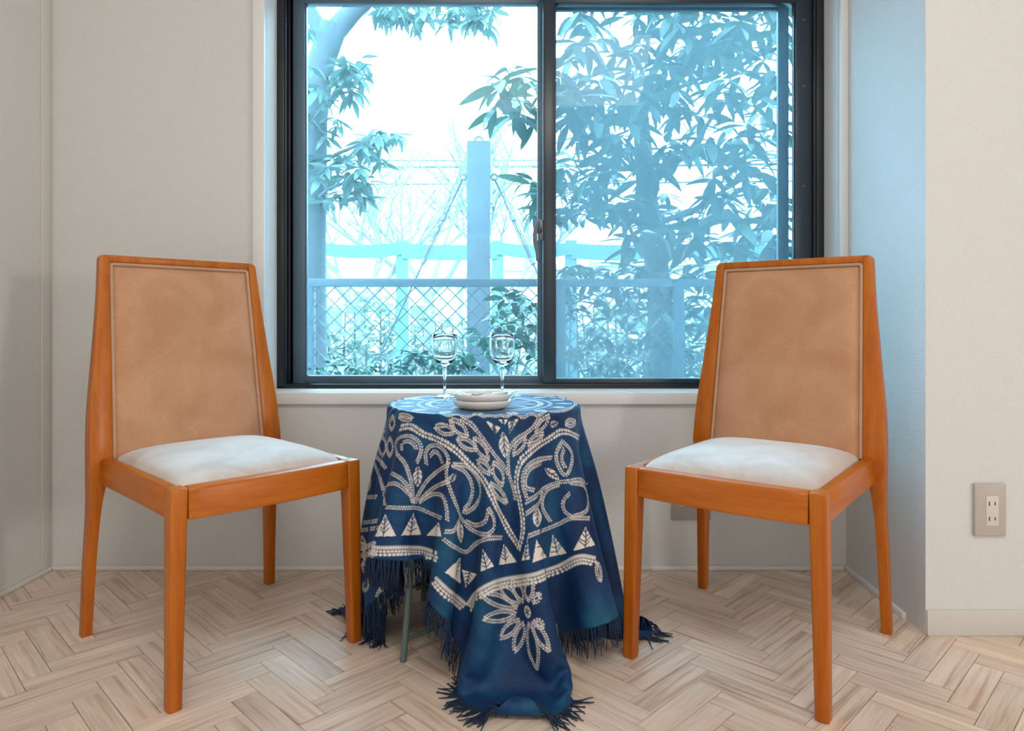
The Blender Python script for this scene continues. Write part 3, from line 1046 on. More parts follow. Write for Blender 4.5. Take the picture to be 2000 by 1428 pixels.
def stroke(kind, pts, Z=ZA):
    for run in project_line(curve_px([Z(p) for p in pts])):
        for r in both(run):
            chain(r, kind)
def petal(p, q, hw, Z=ZA, kind='d'):
    A, B = leaf_outline(Z(p), Z(q), hw / ZK)
    for side in (A, B):
        for run in project_line(curve_px(side, per=3)):
            for r in both(run):
                chain(r, kind)
def solid_leaf(p, q, hw, Z=ZA):
    A, B = leaf_outline(Z(p), Z(q), hw / ZK)
    R_ = [to_cloth(*c_) for c_ in A + B[1:-1]]
    if any(r is None for r in R_): return
    R_ = np.array(R_)
    if np.ptp(R_[:, 0]) * TEX > .11 or np.ptp(R_[:, 1]) * TEX > .11: return
    for r in both(list(R_)):
        veined(r, r[8], r[0])
def triangle(a, b2, c_, Z=ZA):
    """base corners a and b2, tip c_"""
    pts = []
    for s, e in ((a, b2), (b2, c_), (c_, a)):
        s, e = np.array(Z(s)), np.array(Z(e))
        for t in np.linspace(0, 1, 6)[:-1]:
            pts.append(to_cloth(*(s + (e - s) * t)))
    if any(r is None for r in pts): return
    R_ = np.array(pts)
    if np.ptp(R_[:, 0]) * TEX > .12 or np.ptp(R_[:, 1]) * TEX > .12: return
    for r in both(list(R_)):
        veined(r, r[10], (r[0] + r[5]) / 2)

# thick double chains making the big V
stroke('t', [(490, 330), (560, 322), (640, 370), (720, 400), (800, 440), (870, 490), (920, 540), (970, 590), (1020, 640), (1060, 700), (1100, 780), (1140, 870), (1180, 950), (1220, 1020), (1265, 1090), (1290, 1140)])
stroke('t', [(1290, 1140), (1312, 1040), (1312, 940), (1292, 820), (1272, 720), (1275, 640), (1300, 560), (1350, 505), (1420, 450), (1500, 400), (1560, 362), (1620, 362), (1690, 395)])
# stitched lines
for pts in ([(900, 270), (970, 310), (1030, 380), (1080, 450), (1130, 520), (1180, 580), (1215, 640)],
            [(1430, 255), (1390, 320), (1330, 370), (1270, 410), (1230, 460), (1215, 530), (1222, 640), (1250, 740), (1265, 820)],
            [(470, 510), (455, 440), (490, 395), (550, 385), (600, 410), (630, 460), (620, 520), (600, 560)],
            [(500, 480), (500, 440), (540, 420), (580, 440), (600, 480)],
            [(665, 575), (660, 500), (690, 455), (740, 450), (790, 490), (815, 550), (800, 610)],
            [(690, 520), (720, 490), (750, 510), (770, 560)],
            [(470, 510), (520, 570), (550, 650), (570, 740), (575, 830)],
            [(430, 635), (490, 670), (540, 730), (570, 830)],
            [(385, 850), (380, 780), (400, 720), (450, 705), (500, 730), (560, 790)],
            [(790, 590), (720, 640), (660, 700), (610, 780), (590, 830)],
            [(820, 690), (740, 720), (670, 770), (610, 830)],
            [(620, 830), (680, 790), (740, 775), (780, 800), (800, 870), (805, 950)],
            [(810, 560), (800, 650), (830, 760), (870, 860), (900, 940), (950, 1000), (1020, 1040), (1080, 1045), (1120, 1000), (1115, 930), (1080, 870)],
            [(845, 585), (910, 615), (960, 680), (975, 760), (950, 840), (910, 880)],
            [(840, 575), (940, 590), (1010, 670), (1030, 770), (1000, 850), (940, 895), (910, 890)],
            [(1080, 890), (1060, 960), (1000, 985), (930, 960)],
            [(790, 1030), (850, 1020), (890, 940)],
            [(395, 865), (500, 870), (600, 870), (680, 900), (770, 940)],
            [(780, 1080), (850, 1130), (930, 1165), (1000, 1110), (1080, 1075), (1175, 1070)],
            [(1340, 800), (1312, 700), (1330, 610), (1400, 550), (1510, 530)],
            [(1390, 750), (1335, 730), (1335, 660), (1370, 600), (1440, 565)],
            [(1335, 830), (1400, 790), (1450, 740), (1540, 700), (1620, 690), (1700, 680), (1740, 710)],
            [(1335, 910), (1400, 860), (1430, 820), (1440, 760)],
            [(1500, 960), (1450, 880), (1450, 800), (1490, 740), (1560, 710)],
            [(1580, 420), (1540, 500), (1550, 580), (1600, 650), (1640, 580), (1640, 490), (1580, 420)],
            [(1590, 470), (1575, 540), (1600, 600)],
            [(1630, 770), (1590, 820), (1590, 880), (1640, 930)],
            [(1640, 700), (1720, 720), (1750, 800), (1740, 890), (1640, 930)],
            [(1350, 1060), (1450, 1020), (1550, 980), (1640, 940), (1760, 940)],
            [(300, 500), (320, 580), (350, 660), (375, 750)],
            [(310, 500), (360, 560), (390, 600)],
            [(230, 770), (280, 740), (290, 680), (270, 620)],
            [(225, 800), (330, 795)], [(228, 970), (345, 955)], [(228, 1020), (345, 1003)]):
    stroke('d', pts)
for p, q, hw in (((725, 325), (855, 360), 28), ((830, 275), (940, 385), 30), ((875, 405), (1000, 475), 28), ((990, 400), (1080, 545), 28),
                 ((1120, 565), (1175, 715), 30), ((1010, 545), (1100, 640), 22), ((1095, 705), (1205, 835), 22), ((1490, 250), (1400, 360), 20),
                 ((1450, 370), (1350, 440), 20), ((1335, 395), (1250, 510), 22), ((1600, 305), (1668, 290), 20), ((370, 390), (370, 520), 24),
                 ((420, 400), (420, 520), 20), ((380, 290), (360, 380), 18), ((440, 260), (430, 340), 18), ((480, 250), (572, 270), 16)):
    petal(p, q, hw)
for p, q, hw in (((1180, 355), (1195, 535), 34), ((608, 585), (605, 730), 30), ((1460, 600), (1560, 680), 26), ((1410, 870), (1410, 1000), 30),
                 ((888, 955), (895, 1105), 22), ((860, 635), (820, 700), 22), ((1720, 560), (1640, 640), 25), ((1490, 320), (1552, 290), 22)):
    solid_leaf(p, q, hw)
triangle((1065, 280), (1165, 330), (1130, 380)); triangle((1215, 290), (1288, 268), (1225, 372)); triangle((1150, 275), (1215, 275), (1185, 312))
for t_ in (((320, 1062), (460, 1060), (388, 910)), ((495, 1055), (630, 1050), (575, 905)), ((665, 1055), (768, 1062), (750, 965)), ((258, 960), (362, 942), (318, 825))):
    triangle(*t_)
for t_ in (((1030, 265), (1120, 228), (1045, 110)), ((1150, 220), (1275, 200), (1185, 75)), ((1308, 190), (1362, 182), (1345, 40)), ((1380, 205), (1475, 168), (1405, 50)),
           ((1490, 165), (1612, 140), (1515, 15)), ((1655, 125), (1800, 85), (1735, -40)), ((790, 268), (893, 345), (893, 170)), ((905, 250), (1005, 282), (930, 372))):
    triangle(*t_, Z=ZB)

def border(pts, Z=ZB):
    """border band: two rows of ovals over a strip of upright bars; pts follow its lower edge, band lies to the left of travel"""
    for run in project_line(curve_px([Z(p) for p in pts])):
        for r in both(run):
            sgn = 1.0
            for row, (o_, step, rl, rs) in enumerate(((.0028, .0046, .0030, .0021), (.0098, .0074, .0033, .0024), (.0158, .0086, .0038, .0027))):
                for k_, (c_, a) in enumerate(resample(r, step)):
                    n_ = np.array([math.sin(a), -math.cos(a)]) * band_side
                    p = c_ + n_ * o_ / TEX + np.array([math.cos(a), math.sin(a)]) * (row % 2) * step * .5 / TEX
                    stamp(p, rl if row else rs, rs if row else .0036, a if row else a, 1)
# which side of the travel direction is up the cloth: decided from the cloth itself
band_side = 1.0
test = project_line([ZB((1000, 390)), ZB((1100, 330))])
if test:
    d_ = test[0][-1] - test[0][0]
    upv = to_cloth(*ZB((1040, 300)))
    if upv is not None:
        n_ = np.array([d_[1], -d_[0]])
        band_side = 1.0 if n_ @ (upv - test[0][0]) > 0 else -1.0
border([(225, 60), (325, 92), (500, 92), (640, 97), (742, 132)])
border([(735, 300), (820, 382), (895, 440), (935, 477)])
border([(935, 477), (1000, 392), (1100, 332), (1200, 302), (1370, 277), (1460, 247), (1560, 212), (1650, 162), (1720, 147), (1800, 162)])
# stylised flower in the corner
fc = (1345, 535)
for tip, hw in (((1158, 352), 34), ((1248, 308), 28), ((1362, 303), 28), ((1425, 415), 20), ((1030, 412), 34), ((1052, 582), 32), ((1163, 712), 32), ((1260, 802), 30), ((1408, 918), 32), ((1487, 797), 30), ((1446, 640), 22)):
    d_ = np.array(tip, float) - np.array(fc)
    base_ = np.array(fc) + d_ / np.hypot(*d_) * 78
    petal(tuple(base_), tip, hw, ZB)
cc = to_cloth(*ZB(fc))
if cc is not None:
    for c0 in both([cc]):
        stamp(c0[0], .0105, .0105, 0)
        for k_ in range(6):
            a = k_ * PI / 3 + .3
            crack(c0[0] + np.array([math.cos(a), math.sin(a)]) * .002 / TEX, c0[0] + np.array([math.cos(a), math.sin(a)]) * .0085 / TEX, .0012)
# the flower at the other end and loose petals
for p, q, hw in (((225, 160), (235, 30), 24), ((240, 165), (318, 70), 24), ((245, 180), (318, 130), 20), ((240, 200), (300, 215), 20), ((235, 215), (290, 280), 22), ((245, 395), (275, 320), 16), ((355, 380), (358, 508), 24), ((1815, 200), (1835, 330), 14)):
    petal(p, q, hw, ZB)
# medallion on the table top
mc = MID + np.array([-.012, 0]) / TEX
for k_ in range(12):
    a = k_ * PI / 6
    dv = np.array([math.cos(a), math.sin(a)])
    A, B = leaf_outline(mc + dv * .03 / TEX, mc + dv * .115 / TEX, .013 / TEX)
    chain(A, 'd'); chain(B, 'd')
for rad, kd in ((.024, 'd'), (.128, 't'), (.150, 'd'), (.205, 'd')):
    chain([mc + np.array([math.cos(t), math.sin(t)]) * rad / TEX for t in np.linspace(0, 2 * PI, 90)], kd)
for k_ in range(16):
    a = (k_ + .5) * PI / 8
    dv = np.array([math.cos(a), math.sin(a)])
    A, B = leaf_outline(mc + dv * .158 / TEX, mc + dv * .198 / TEX, .012 / TEX)
    veined(np.array(A + B[1:-1]), A[-1], A[0])

def cloth_mat():
    m, nt, b = new_mat('indigo_resist_dyed_cotton')
    at_ = nt.nodes.new('ShaderNodeAttribute'); at_.attribute_name = 'dye'
    uv = nt.nodes.new('ShaderNodeAttribute'); uv.attribute_name = 'cloth'
    n1 = N(nt, 'ShaderNodeTexNoise', Scale=7, Detail=4, Roughness=0.6)
    n2 = N(nt, 'ShaderNodeTexNoise', Scale=55, Detail=3)
    for n in (n1, n2): nt.links.new(uv.outputs['Vector'], n.inputs['Vector'])
    rp = nt.nodes.new('ShaderNodeValToRGB'); cr = rp.color_ramp
    cr.elements[0].position = .36; cr.elements[0].color = (.001, .020, .082, 1)
    cr.elements[1].position = .72; cr.elements[1].color = (.006, .095, .17, 1)
    e = cr.elements.new(.52); e.color = (.0015, .038, .125, 1)
    nt.links.new(n1.outputs['Fac'], rp.inputs['Fac'])
    m2 = nt.nodes.new('ShaderNodeMix'); m2.data_type = 'RGBA'; m2.blend_type = 'OVERLAY'; m2.inputs['Factor'].default_value = .35
    nt.links.new(rp.outputs['Color'], m2.inputs['A']); nt.links.new(n2.outputs['Fac'], m2.inputs['B'])
    mx = nt.nodes.new('ShaderNodeMix'); mx.data_type = 'RGBA'
    mx.inputs['B'].default_value = (.72, .66, .60, 1)
    nt.links.new(m2.outputs['Result'], mx.inputs['A'])
    nt.links.new(at_.outputs['Fac'], mx.inputs['Factor'])
    nt.links.new(mx.outputs['Result'], b.inputs['Base Color'])
    b.inputs['Roughness'].default_value = .62
    b.inputs['Specular IOR Level'].default_value = .32
    b.inputs['Sheen Weight'].default_value = .03
    b.inputs['Sheen Roughness'].default_value = .4
    wv = N(nt, 'ShaderNodeTexNoise', Scale=900, Detail=1)
    nt.links.new(uv.outputs['Vector'], wv.inputs['Vector'])
    bp = N(nt, 'ShaderNodeBump', Strength=.15, Distance=.0006)
    nt.links.new(wv.outputs['Fac'], bp.inputs['Height'])
    nt.links.new(bp.outputs['Normal'], b.inputs['Normal'])
    return m
M['cloth'] = cloth_mat()
M['fringe'] = mottled('indigo_fringe', (.0012, .012, .042), (.002, .026, .08), 60, .75)
me = mesh_np('tablecloth', CXf.reshape(-1, 3), cloth_F, M['cloth'], angle=180)
a_ = me.attributes.new('dye', 'FLOAT', 'POINT'); a_.data.foreach_set('value', dye.ravel())
gu, gv = np.meshgrid(np.arange(nu) * TEX, np.arange(nv) * TEX, indexing='ij')
a_ = me.attributes.new('cloth', 'FLOAT_VECTOR', 'POINT'); a_.data.foreach_set('vector', np.stack([gu, gv, 0 * gu], -1).astype(np.float32).ravel())
cloth = link('tablecloth', me, None, label='deep blue resist-dyed cloth with white floral pattern draped over the small table', category='tablecloth')
md = cloth.modifiers.new('thickness', 'SOLIDIFY'); md.thickness = .0012; md.offset = 0

# knotted fringe along all four hems
fr = MB()
def fringe_edge(E, I_):
    """E hem points, I_ points one row inside"""
    n = len(E)
    step = max(1, int(.0085 / TEX))
    k_ = 0
    while k_ < n:
        p, d0 = Vector(E[k_]), Vector(E[k_] - I_[k_])
        tn = Vector(E[min(n - 1, k_ + 3)] - E[max(0, k_ - 3)])
        d0.normalize()
        if tn.length > 0: tn.normalize()
        for q in range(2):
            L = prng.uniform(.038, .062)
            d = (d0 + tn * prng.uniform(-.25, .25) + Vector((prng.uniform(-.1, .1), prng.uniform(-.1, .1), -.35))).normalized()
            pts, rs = [], []
            c_ = p - d0 * .002 + tn * prng.uniform(-.002, .002)
            ns = 7
            for s in range(ns + 1):
                pts.append(c_.copy())
                rs.append(.0015 * (1.25 if s == 2 else 1.0) * (1 - .45 * s / ns))
                d = (d + Vector((prng.uniform(-.22, .22), prng.uniform(-.22, .22), -.45))).normalized()
                nx = c_ + d * L / ns
                if nx.z < .0022:
                    nx.z = .0022
                    fl_ = Vector((d.x, d.y, 0))
                    if fl_.length < .15:
                        fl_ = Vector((p.x - TC[0], p.y - TC[1], 0)).normalized() + Vector((prng.uniform(-.6, .6), prng.uniform(-.6, .6), 0))
                    d = fl_.normalized()
                    nx = Vector((c_.x, c_.y, .0022 + prng.uniform(0, .001))) + d * L / ns * .8
                nx.y = min(nx.y, Y_BACK - .014)
                for (lx, ly) in CHAIR_LEGS:
                    e_ = Vector((nx.x - lx, nx.y - ly, 0))
                    if e_.length < .026:
                        e_ = e_.normalized() * .026
                        nx.x, nx.y = lx + e_.x, ly + e_.y
                c_ = nx
            fr.tube(pts, rs, 5)
        k_ += step
fringe_edge(CXf[:, 0], CXf[:, 4]); fringe_edge(CXf[:, -1], CXf[:, -5])
fringe_edge(CXf[0], CXf[4]); fringe_edge(CXf[-1], CXf[-5])
fr.build('fringe', M['fringe'], cloth, angle=80, props=dict(kind='stuff'))

# ------------------------------------------------------------------ tableware
ZT = .5215
def wine_glass(label, px, Y, s=1.0):
    x = (px - 1000) * Y / F_PX
    root = thing('wine_glass', label, 'glass', (x, Y, ZT + .0008), 0, 'wine glasses on the table')
    # bowl, closed shell: outer up, rim, inner down
    o_ = [(.0055, .078), (.012, .0805), (.021, .087), (.0275, .096), (.0308, .108), (.0318, .122), (.0316, .140), (.0308, .157)]
    i_ = [(.0298, .157), (.0306, .140), (.0307, .122), (.0296, .108), (.0260, .0972), (.0190, .0895), (.010, .0862), (0.0, .0855)]
    prof = [(0.0, .0765)] + o_ + [(.0303, .1574)] + i_
    MB().lathe([(r * s, z * s) for r, z in prof], 48).build('bowl', M['glass'], root, angle=60)
    st = [(.0, .0055), (.0060, .0055), (.0042, .010), (.0034, .022), (.0036, .045), (.0046, .062), (.0066, .073), (.0050, .0772), (.0, .0778)]
    MB().lathe([(r * s, z * s) for r, z in st], 24).build('stem', M['glass'], root, angle=60)
    ft = [(.0, .0), (.0300, .0), (.0310, .0008), (.0300, .0018), (.016, .0034), (.0070, .0052), (.0, .0058)]
    MB().lathe([(r * s, z * s) for r, z in ft], 48).build('foot', M['glass'], root, angle=60)
wine_glass('clear stemmed wine glass at the left, standing behind the plates', 868.5, 1.735)
wine_glass('clear stemmed wine glass at the right, standing behind the plates', 981, 1.725)

def dish(label, c, z0, R, h):
    prof = [(0, 0), (R * .72, 0), (R * .76, .001), (R * .90, h * .28), (R * .97, h * .62), (R, h * .94), (R * .99, h), (R * .965, h * .98), (R * .92, h * .62), (R * .82, h * .36), (0, h * .30)]
    o = MB().lathe([(r, z) for r, z in prof], 64).build('plate', M['china'], None, angle=50)
    o.location = (c[0], c[1], z0)
    o['label'] = label; o['category'] = 'plate'; o['group'] = 'stacked white plates'
    return o
PC = ((942 - 1000) * 1.512 / F_PX, 1.512)
dish('small white china plate, lower of the two stacked on the table', PC, ZT + .0012, .0655, .0190)
dish('small white china plate on top of the stack, holding the cutlery', (PC[0] + .001, PC[1] + .001), ZT + .0150, .0640, .0190)

def fork():
    root = thing('fork', 'steel fork resting on the top plate, handle down to the left', 'fork')
    zr = ZT + .0345
    pts = [at(856, 787, 1.52), at(872, 777, 1.52), at(888, 768.5, 1.517), at(898, 766.5, 1.513), at(908, 769, 1.510)]
    pts[0].z = ZT + .0035
    rings = []
    ws = [.0052, .0046, .0036, .003, .006]
    def flat(P, ws, t):
        rg = []
        for i, p in enumerate(P):
            d = (P[min(i + 1, len(P) - 1)] - P[max(i - 1, 0)]).normalized()
            s = d.cross(Vector((0, 0, 1))).normalized()
            u = s.cross(d)
            rg.append([p + s * ws[i] + u * t, p - s * ws[i] + u * t, p - s * ws[i] - u * t, p + s * ws[i] - u * t])
        return rg
    MB().loft(flat(pts, ws, .0009)).build('handle', M['steel'], root, bevel=.0006)
    p0 = pts[-1]
    d = (pts[-1] - pts[-2]).normalized()
    s = d.cross(Vector((0, 0, 1))).normalized()
    p1 = p0 + Vector((.014, -.002, -.0015))
    MB().loft(flat([p0 - d * .001, p0 + (p1 - p0) * .5, p1], [.006, .009, .0095], .0009)).build('head', M['steel'], root, bevel=.0005)
    for k_ in range(4):
        o = s * (-.0078 + .0052 * k_)
        a = p1 + o
        MB().tube([a, a + Vector((.014, -.001, -.002)), a + Vector((.027, -.002, .0005))], [.0012, .0011, .0006], 6).build('tine', M['steel'], root)
fork()
def knife():
    root = thing('table_knife', 'steel table knife lying across the top plate towards the right', 'knife')
    a, b2, c_ = at(918, 771.5, 1.520), at(962, 768.5, 1.535), at(1010, 763.8, 1.555)
    def rg(P, ws, t):
        out = []
        for p, w, tt in zip(P, ws, t):
            d = (c_ - a).normalized(); s = d.cross(Vector((0, 0, 1))).normalized(); u = s.cross(d)
            out.append([p + s * w + u * tt, p - s * w + u * tt, p - s * w - u * tt, p + s * w - u * tt])
        return out
    MB().loft(rg([a, a + (b2 - a) * .2, b2], [.001, .006, .0055], [.0005, .0006, .0008])).build('blade', M['steel'], root)
    MB().loft(rg([b2, b2 + (c_ - b2) * .3, c_], [.0040, .0048, .0058], [.0015, .0017, .0019])).build('handle', M['steel'], root, bevel=.0008)
knife()

# ------------------------------------------------------------------ wall sockets
def slab(x0, x1, z0, z1, yb, t, mat, name, parent, bev):
    return MB().box(x0, x1, yb - t, yb, z0, z1).build(name, mat, parent, bevel=bev, seg=3)
so = thing('wall_socket', 'beige double wall socket on the white wall at the right', 'socket', (1.0795, Y_FRONT, .226))
# children keep world-like coordinates relative to the socket's base
def rel(o, base):
    o.location = (-base[0], -base[1], -base[2]); return o
bs = (1.0795, Y_FRONT, .226)
rel(slab(1.0435, 1.1155, .226, .3455, Y_FRONT, .009, M['plate_plastic'], 'cover_plate', so, .004), bs)
ins = rel(slab(1.0685, 1.0965, .2505, .3175, Y_FRONT, .0102, M['socket_plastic'], 'socket_insert', so, .0006), bs)
for zc in (.3005, .2665):
    for xs, hh in ((1.0752, .0047), (1.0882, .0038)):
        sl = MB().box(xs - .0011, xs + .0011, Y_FRONT - .0106, Y_FRONT - .0095, zc - hh, zc + hh).build('slot', M['slot'], ins)
so2 = thing('wall_socket', 'grey square wall plate with printed note behind the right chair', 'socket', (.5125, Y_BACK, .1437))
bs2 = (.5125, Y_BACK, .1437)
pl = rel(slab(.4560, .5690, .1437, .2637, Y_BACK, .007, M['grey_plastic'], 'cover_plate', so2, .0015), bs2)
dk = MB().tube([(.4865, Y_BACK - .0068, .2045), (.4865, Y_BACK - .0082, .2045)], .021, 28).build('disc', M['socket_plastic'], pl, bevel=.0006)
pr = random.Random(2)
for r_, zz in enumerate((.2145, .2085, .2025, .1965)):
    x = .4720
    for k_ in range(4 if r_ < 3 else 2):
        w = pr.uniform(.003, .0062)
        MB().box(x, x + w, Y_BACK - .0085, Y_BACK - .0081, zz, zz + .0022).build('printed_line', M['slot'], dk, sm=False)
        x += w + .0012
pg = MB()
pg.tube([(.519, Y_BACK - .007, .203), (.519, Y_BACK - .024, .203)], .011, 16)
rel(pg.build('plug', M['slot'], so2, bevel=.001), bs2)

# ------------------------------------------------------------------ outside the window
Z_G = -0.45
M['ground'] = mottled('pale_gravel_ground', (.14, .135, .125), (.2, .19, .175), 3, .9)
M['bark'] = mottled('grey_brown_bark', (.036, .036, .038), (.066, .062, .06), 14, .9, (1, 1, .3), bump=.6, dist=.01)
M['hazed_bark'] = plain('hazed_grey_bark', (.2, .195, .185), .9)  # distance haze put into the bark colour of the far trees
M['twig'] = plain('brown_twig', (.13, .105, .085), .8)
M['concrete'] = mottled('weathered_concrete', (.058, .06, .066), (.09, .092, .098), 9, .85)
M['galv'] = plain('galvanised_steel', (.12, .13, .135), .5, .3)
M['fence_paint'] = plain('grey_green_fence_paint', (.03, .038, .044), .55)
M['leaf_big'] = leaf_mat('broad_evergreen_leaf', (.014, .034, .017), (.034, .062, .03), .3)
M['leaf_left'] = leaf_mat('evergreen_leaf', (.055, .085, .07), (.095, .125, .095), .4)
M['leaf_bush'] = leaf_mat('glossy_shrub_leaf', (.005, .034, .018), (.018, .065, .03), .2, .25)
M['leaf_far'] = leaf_mat('hazed_distant_leaf', (.2, .25, .19), (.34, .38, .29), .4)  # far leaves paled to wash out, haze put into the colour
M['net'] = plain('turquoise_net_sheet', (.055, .11, .115), .8)
M['net_post'] = plain('turquoise_steel_post', (.05, .10, .105), .6)
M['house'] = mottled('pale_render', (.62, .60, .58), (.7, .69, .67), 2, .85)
M['roof'] = plain('grey_roof', (.25, .25, .27), .7)
M['house_glass'] = plain('house_window_glass', (.08, .10, .12), .15)
M['cable'] = plain('dark_cable', (.05, .055, .06), .6)

MB().add([(-60, 2.2, Z_G), (60, 2.2, Z_G), (60, 80, Z_G), (-60, 80, Z_G)], [(0, 1, 2, 3)]).build('ground', M['ground'], props=ST, sm=False)

def leaf_mesh(name, L, W, bend, fold, mat, nseg=6):
    """one leaf along +x: pointed ellipse folded at its midrib and bending down"""
    V, Fq = [], []
    for i in range(nseg + 1):
        t = i / nseg
        w = W * .5 * math.sin(PI * t ** .9) ** .85 if 0 < t < 1 else 0.0006
        x, z = L * t, -bend * L * t * t
        V += [(x, -w, z + fold * w), (x, 0, z), (x, w, z + fold * w)]
    for i in range(nseg):
        a = 3 * i
        Fq += [(a, a + 3, a + 4, a + 1), (a + 1, a + 4, a + 5, a + 2)]
    return mesh_np(name, V, Fq, mat, angle=180), np.array(V), np.array(Fq)

def rot_to(d, roll):
    """matrix whose x axis is d"""
    d = Vector(d).normalized()
    up = Vector((0, 0, 1))
    if abs(d.z) > .97: up = Vector((0, 1, 0))
    y = up.cross(d).normalized()
    z = d.cross(y)
    m = Matrix((d, y, z)).transposed()
    return m @ Matrix.Rotation(roll, 3, 'X')

def put_leaves(root, kinds, leaves, n_parts=300):
    """leaves: (pos, dir, roll, scale); the ones that show largest become leaf parts, the rest one foliage part"""
    leaves = sorted(leaves, key=lambda l: -l[3] / max(l[0].y, 1) + (0 if -.72 < l[0].x / l[0].y * 1.0 < .8 else 5))
    rg = random.Random(len(leaves))
    for (p, d, ro, s) in leaves[:n_parts]:
        me_ = rg.choice(kinds)[0]
        o = link('leaf', me_, root)
        o.matrix_local = Matrix.Translation(Vector(p) - root.location) @ (rot_to(d, ro) * s).to_4x4()
    if leaves[n_parts:]:
        Vs, Fs, n0 = [], [], 0
        for (p, d, ro, s) in leaves[n_parts:]:
            k_ = rg.choice(kinds)
            R_ = np.array(rot_to(d, ro)) * s
            W = k_[1] @ R_.T + np.array(Vector(p) - root.location)
            Vs.append(W); Fs.append(k_[2] + n0); n0 += len(W)
        link('foliage', mesh_np('foliage', np.concatenate(Vs), np.concatenate(Fs), kinds[0][0].materials[0], angle=180), root, kind='stuff')

trg = random.Random(21)
U = trg.uniform
def whorl(c, n, out, L=1.0, spread=1.0):
    """leaves radiating from a shoot tip"""
    res = []
    a0 = U(0, 6.28)
    for k_ in range(n):
        a = a0 + k_ * 2 * PI / n + U(-.25, .25)
        el = U(-.75, .55) * spread
        d = Vector((math.cos(a) * math.cos(el), math.sin(a) * math.cos(el), math.sin(el))) + Vector(out) * .5
        res.append((Vector(c) + Vector((U(-.01, .01), U(-.01, .01), U(-.02, .02))), d, U(-.6, .6), L * U(.7, 1.12)))
    return res

def limb(root, pts, r0, r1, name='branch', mat='bark', seg=8):
    n = len(pts)
    base = root.location
    MB().tube([Vector(p) - base for p in pts], [r0 + (r1 - r0) * i / (n - 1) for i in range(n)], seg).build(name, M[mat], root, angle=80)

# --- broad-leaved tree filling the right pane
big = [leaf_mesh('broad_leaf', .20, .058, b_, f_, M['leaf_big']) for b_, f_ in ((.12, .25), (.3, .35), (.2, .15))]
base = at(1300, 700, 4.1); base.z = Z_G
tree_r = thing('evergreen_tree', 'broad-leaved evergreen tree with a leaning trunk, seen through the right pane', 'tree', tuple(base))
tr = [base, at(1292, 700, 4.1), at(1288, 560, 4.1), at(1272, 450, 4.1), at(1262, 370, 4.1), at(1256, 290, 4.1), at(1250, 210, 4.1)]
limb(tree_r, tr, .085, .045, 'trunk', seg=12)
bran = []
for pts, r_ in (([(1262, 370), (1300, 330), (1345, 300), (1390, 230)], .030), ([(1256, 290), (1225, 210), (1190, 150), (1160, 90)], .028),
                ([(1250, 210), (1275, 140), (1310, 80), (1330, 20)], .028), ([(1250, 230), (1180, 230), (1110, 200), (1040, 170)], .024),
                ([(1272, 450), (1220, 420), (1160, 400), (1110, 390)], .018), ([(1272, 440), (1330, 420), (1400, 390), (1460, 380)], .022),
                ([(1256, 290), (1200, 310), (1150, 320), (1105, 310)], .018), ([(1262, 350), (1230, 330), (1190, 290), (1150, 260)], .016),
                ([(1250, 210), (1290, 190), (1350, 160), (1430, 130)], .022)):
    y0 = 4.1
    dy = U(-.5, .5)
    P = [at(x, y, y0 + dy * i / 3) for i, (x, y) in enumerate(pts)]
    limb(tree_r, P, r_, r_ * .35)
    bran.append(P)
leaves = []
spots_r = []
def inside(x, y):
    # outline of the crown as it shows against the sky, with its gaps
    if x < 1090:
        return ((x - 1035) / 78) ** 2 + ((y - 180) / 62) ** 2 < 1 or (((x - 1050) / 32) ** 2 + ((y - 385) / 45) ** 2 < 1)
    if x < 1130 and y < 130: return y > 55 + (1130 - x) * 1.6
    if ((x - 1210) / 42) ** 2 + ((y - 42) / 36) ** 2 < 1: return False
    if x < 1200 and 245 < y < 300 and x < 1125: return False
    if 1085 < x < 1220 and 440 < y < 520: return False
    if ((x - 1258) / 24) ** 2 + ((y - 280) / 26) ** 2 < 1: return False
    if ((x - 1330) / 44) ** 2 + ((y - 345) / 48) ** 2 < 1: return False
    if ((x - 1225) / 26) ** 2 + ((y - 320) / 20) ** 2 < 1: return False
    return y < 560
tries = 0
while len(spots_r) < 235 and tries < 9000:
    tries += 1
    x, y = U(955, 1530), U(-40, 545)
    if not inside(x, y): continue
    if any((x - q[0]) ** 2 + (y - q[1]) ** 2 < 18 ** 2 for q in spots_r): continue
    spots_r.append((x, y))
for (x, y) in spots_r:
    c_ = at(x, y, U(3.45, 4.7))
    leaves += whorl(c_, trg.choice((6, 7, 8)), (0, 0, -.35), U(.85, 1.1))
put_leaves(tree_r, big, leaves)

